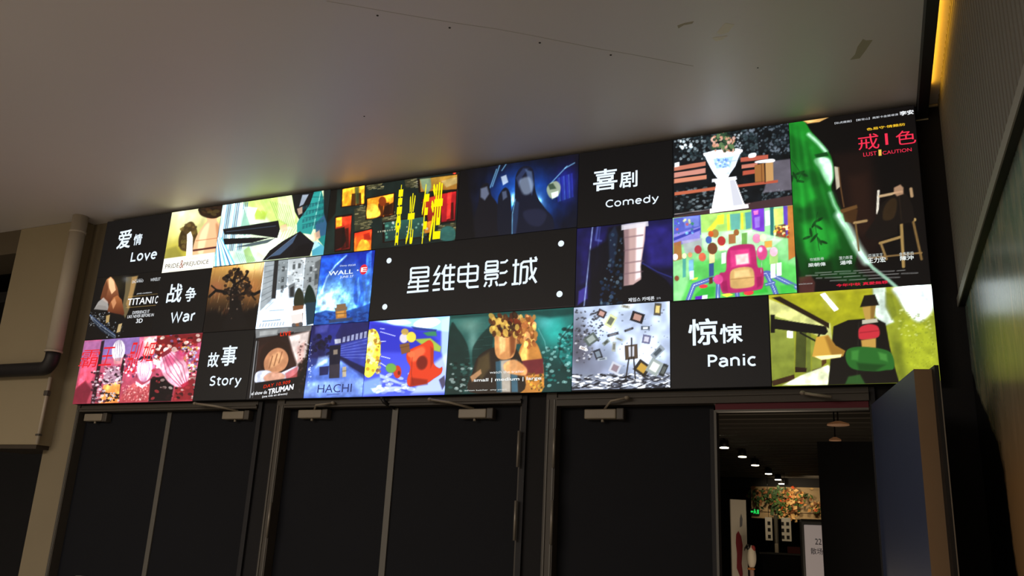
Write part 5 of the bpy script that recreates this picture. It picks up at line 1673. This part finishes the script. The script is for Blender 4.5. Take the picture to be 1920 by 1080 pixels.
W_ = (B - A).length
b = MB()
C_ = A + dd * W_
b.prism([(A.x, A.y), (C_.x, C_.y), ((C_ - nn * .02).x, (C_ - nn * .02).y), ((A - nn * .02).x, (A - nn * .02).y)], 0.06, 2.02)
b.done('banner_sheet', mat('banner_white', 'c9c2b4', 0.7), ba)
b = MB()
b.poly([on_banner(W_ * u, z) for u, z in ((.30, 1.62), (.45, 1.66), (.62, 1.60), (.70, 1.50), (.66, 1.40), (.60, 1.30), (.66, 1.18), (.55, 1.05), (.45, 1.16), (.28, 1.24), (.32, 1.40), (.26, 1.52))])
b.done('red_print', mat('banner_red', '7a1c28', 0.7), ba)
b = MB()
b.poly([on_banner(W_ * u, z) for u, z in ((.55, 1.70), (.70, 1.72), (.74, 1.80), (.66, 1.86), (.56, 1.80))])
b.done('grey_print', mat('banner_grey', '6a6a6e', 0.7), ba)
MB().box(3.86, 4.16, 5.96, 6.18, 0, .06, .01).done('banner_foot', m_spot, ba)

# white bird-like figure on a pink post
bi = empty('bird_figure', (4.204, 5.62, 0))
tag(bi, 'round white bird-shaped figure with dark beak on a pink post beside the banner', 'figure')
MB().ball((4.205, 5.62, 1.378), .053, .06, .126, 20).done('bird_body', mat('bird_white', 'cfc6b4', 0.7), bi)
b = MB()
b.ball((4.176, 5.60, 1.485), .029, .03, .033, 14)
b.tube([(4.165, 5.58, 1.49), (4.148, 5.55, 1.47), (4.141, 5.54, 1.44)], [.014, .010, .003], 8)
b.done('bird_head', m_spot, bi)
MB().ball((4.229, 5.60, 1.47), .025, .02, .035, 12).done('red_scarf', mat('bird_red', '8a2a28', 0.7), bi)
b = MB()
b.ball((4.185, 5.58, 1.252), .025, .03, .014, 12)
b.ball((4.222, 5.58, 1.252), .025, .03, .014, 12)
b.done('bird_feet', mat('bird_orange', 'b0703a', 0.7), bi)
MB().tube([(4.204, 5.62, 0), (4.204, 5.62, 1.255)], .025, 12).done('pink_post', mat('bird_post', 'b89a94', 0.6), bi)

# white notice board, rounded, half behind the passage wall
nb_ = empty('notice_board', (5.0, 6.2, 0))
tag(nb_, 'white rounded notice board in a black frame half hidden at the doorway right side', 'notice board')
MB().box(4.665, 5.35, 6.22, 6.28, 0.0, 1.83, .03).done('board_frame', m_spot, nb_)
MB().box(4.722, 5.30, 6.20, 6.222, 0.25, 1.765, .010).done('board_face', mat('notice_white_glow', 'b9b2ae', 0.6, emit='b0a4a8', estr=0.22), nb_)  # faint glow put into the white face to brighten it
m_ink = mat('notice_ink', '1a181c', 0.8)


def hall_text(body, x0, z0, x1, z1, yy):
    c = bpy.data.curves.new('lettering', 'FONT')
    c.body = body
    o = bpy.data.objects.new('lettering_source', c)
    COL.objects.link(o)
    dg = bpy.context.evaluated_depsgraph_get()
    me = bpy.data.meshes.new_from_object(o.evaluated_get(dg))
    bpy.data.objects.remove(o)
    bpy.data.curves.remove(c)
    vs = me.vertices
    mn = [min(v.co[i] for v in vs) for i in (0, 1)]
    mx = [max(v.co[i] for v in vs) for i in (0, 1)]
    for v in vs:
        v.co = ((x0 + (v.co[0] - mn[0]) / (mx[0] - mn[0]) * (x1 - x0)), yy, z0 + (v.co[1] - mn[1]) / (mx[1] - mn[1]) * (z1 - z0))
    me.materials.clear()
    me.materials.append(m_ink)
    o = link('lettering', me, nb_)
    return o


hall_text('22', 4.838, 1.548, 4.908, 1.613, 6.196)
hall_text('散场出口', 4.785, 1.438, 5.05, 1.508, 6.196)
# counter with a red top and a shelf
ct = empty('low_counter', (3.95, 11.0, 0))
tag(ct, 'low dark counter with a red strip seen far inside the hall', 'counter')
MB().box(3.55, 4.55, 10.9, 11.3, 0, 1.38, .01).done('counter_body', m_hall, ct)
MB().box(3.52, 4.58, 10.86, 11.34, 1.38, 1.41, .006).done('counter_top', m_strip, ct)
MB().box(3.98, 4.5, 10.88, 10.902, 1.41, 1.52).done('red_strip', mat('counter_red', '7a2418', 0.6), ct)
po = empty('round_post', (3.75, 11.6, 0))
tag(po, 'slim grey post between the two white film-strip boards', 'post')
MB().tube([(3.70, 11.75, 0), (3.70, 11.75, 2.05)], .035, 14).done('post_shaft', mat('post_grey', '4a463c', 0.6), po)
MB().box(3.67, 3.73, 11.70, 11.72, 1.36, 1.56, .004).done('post_plate', mat('post_plate', 'a09684', 0.6), po)
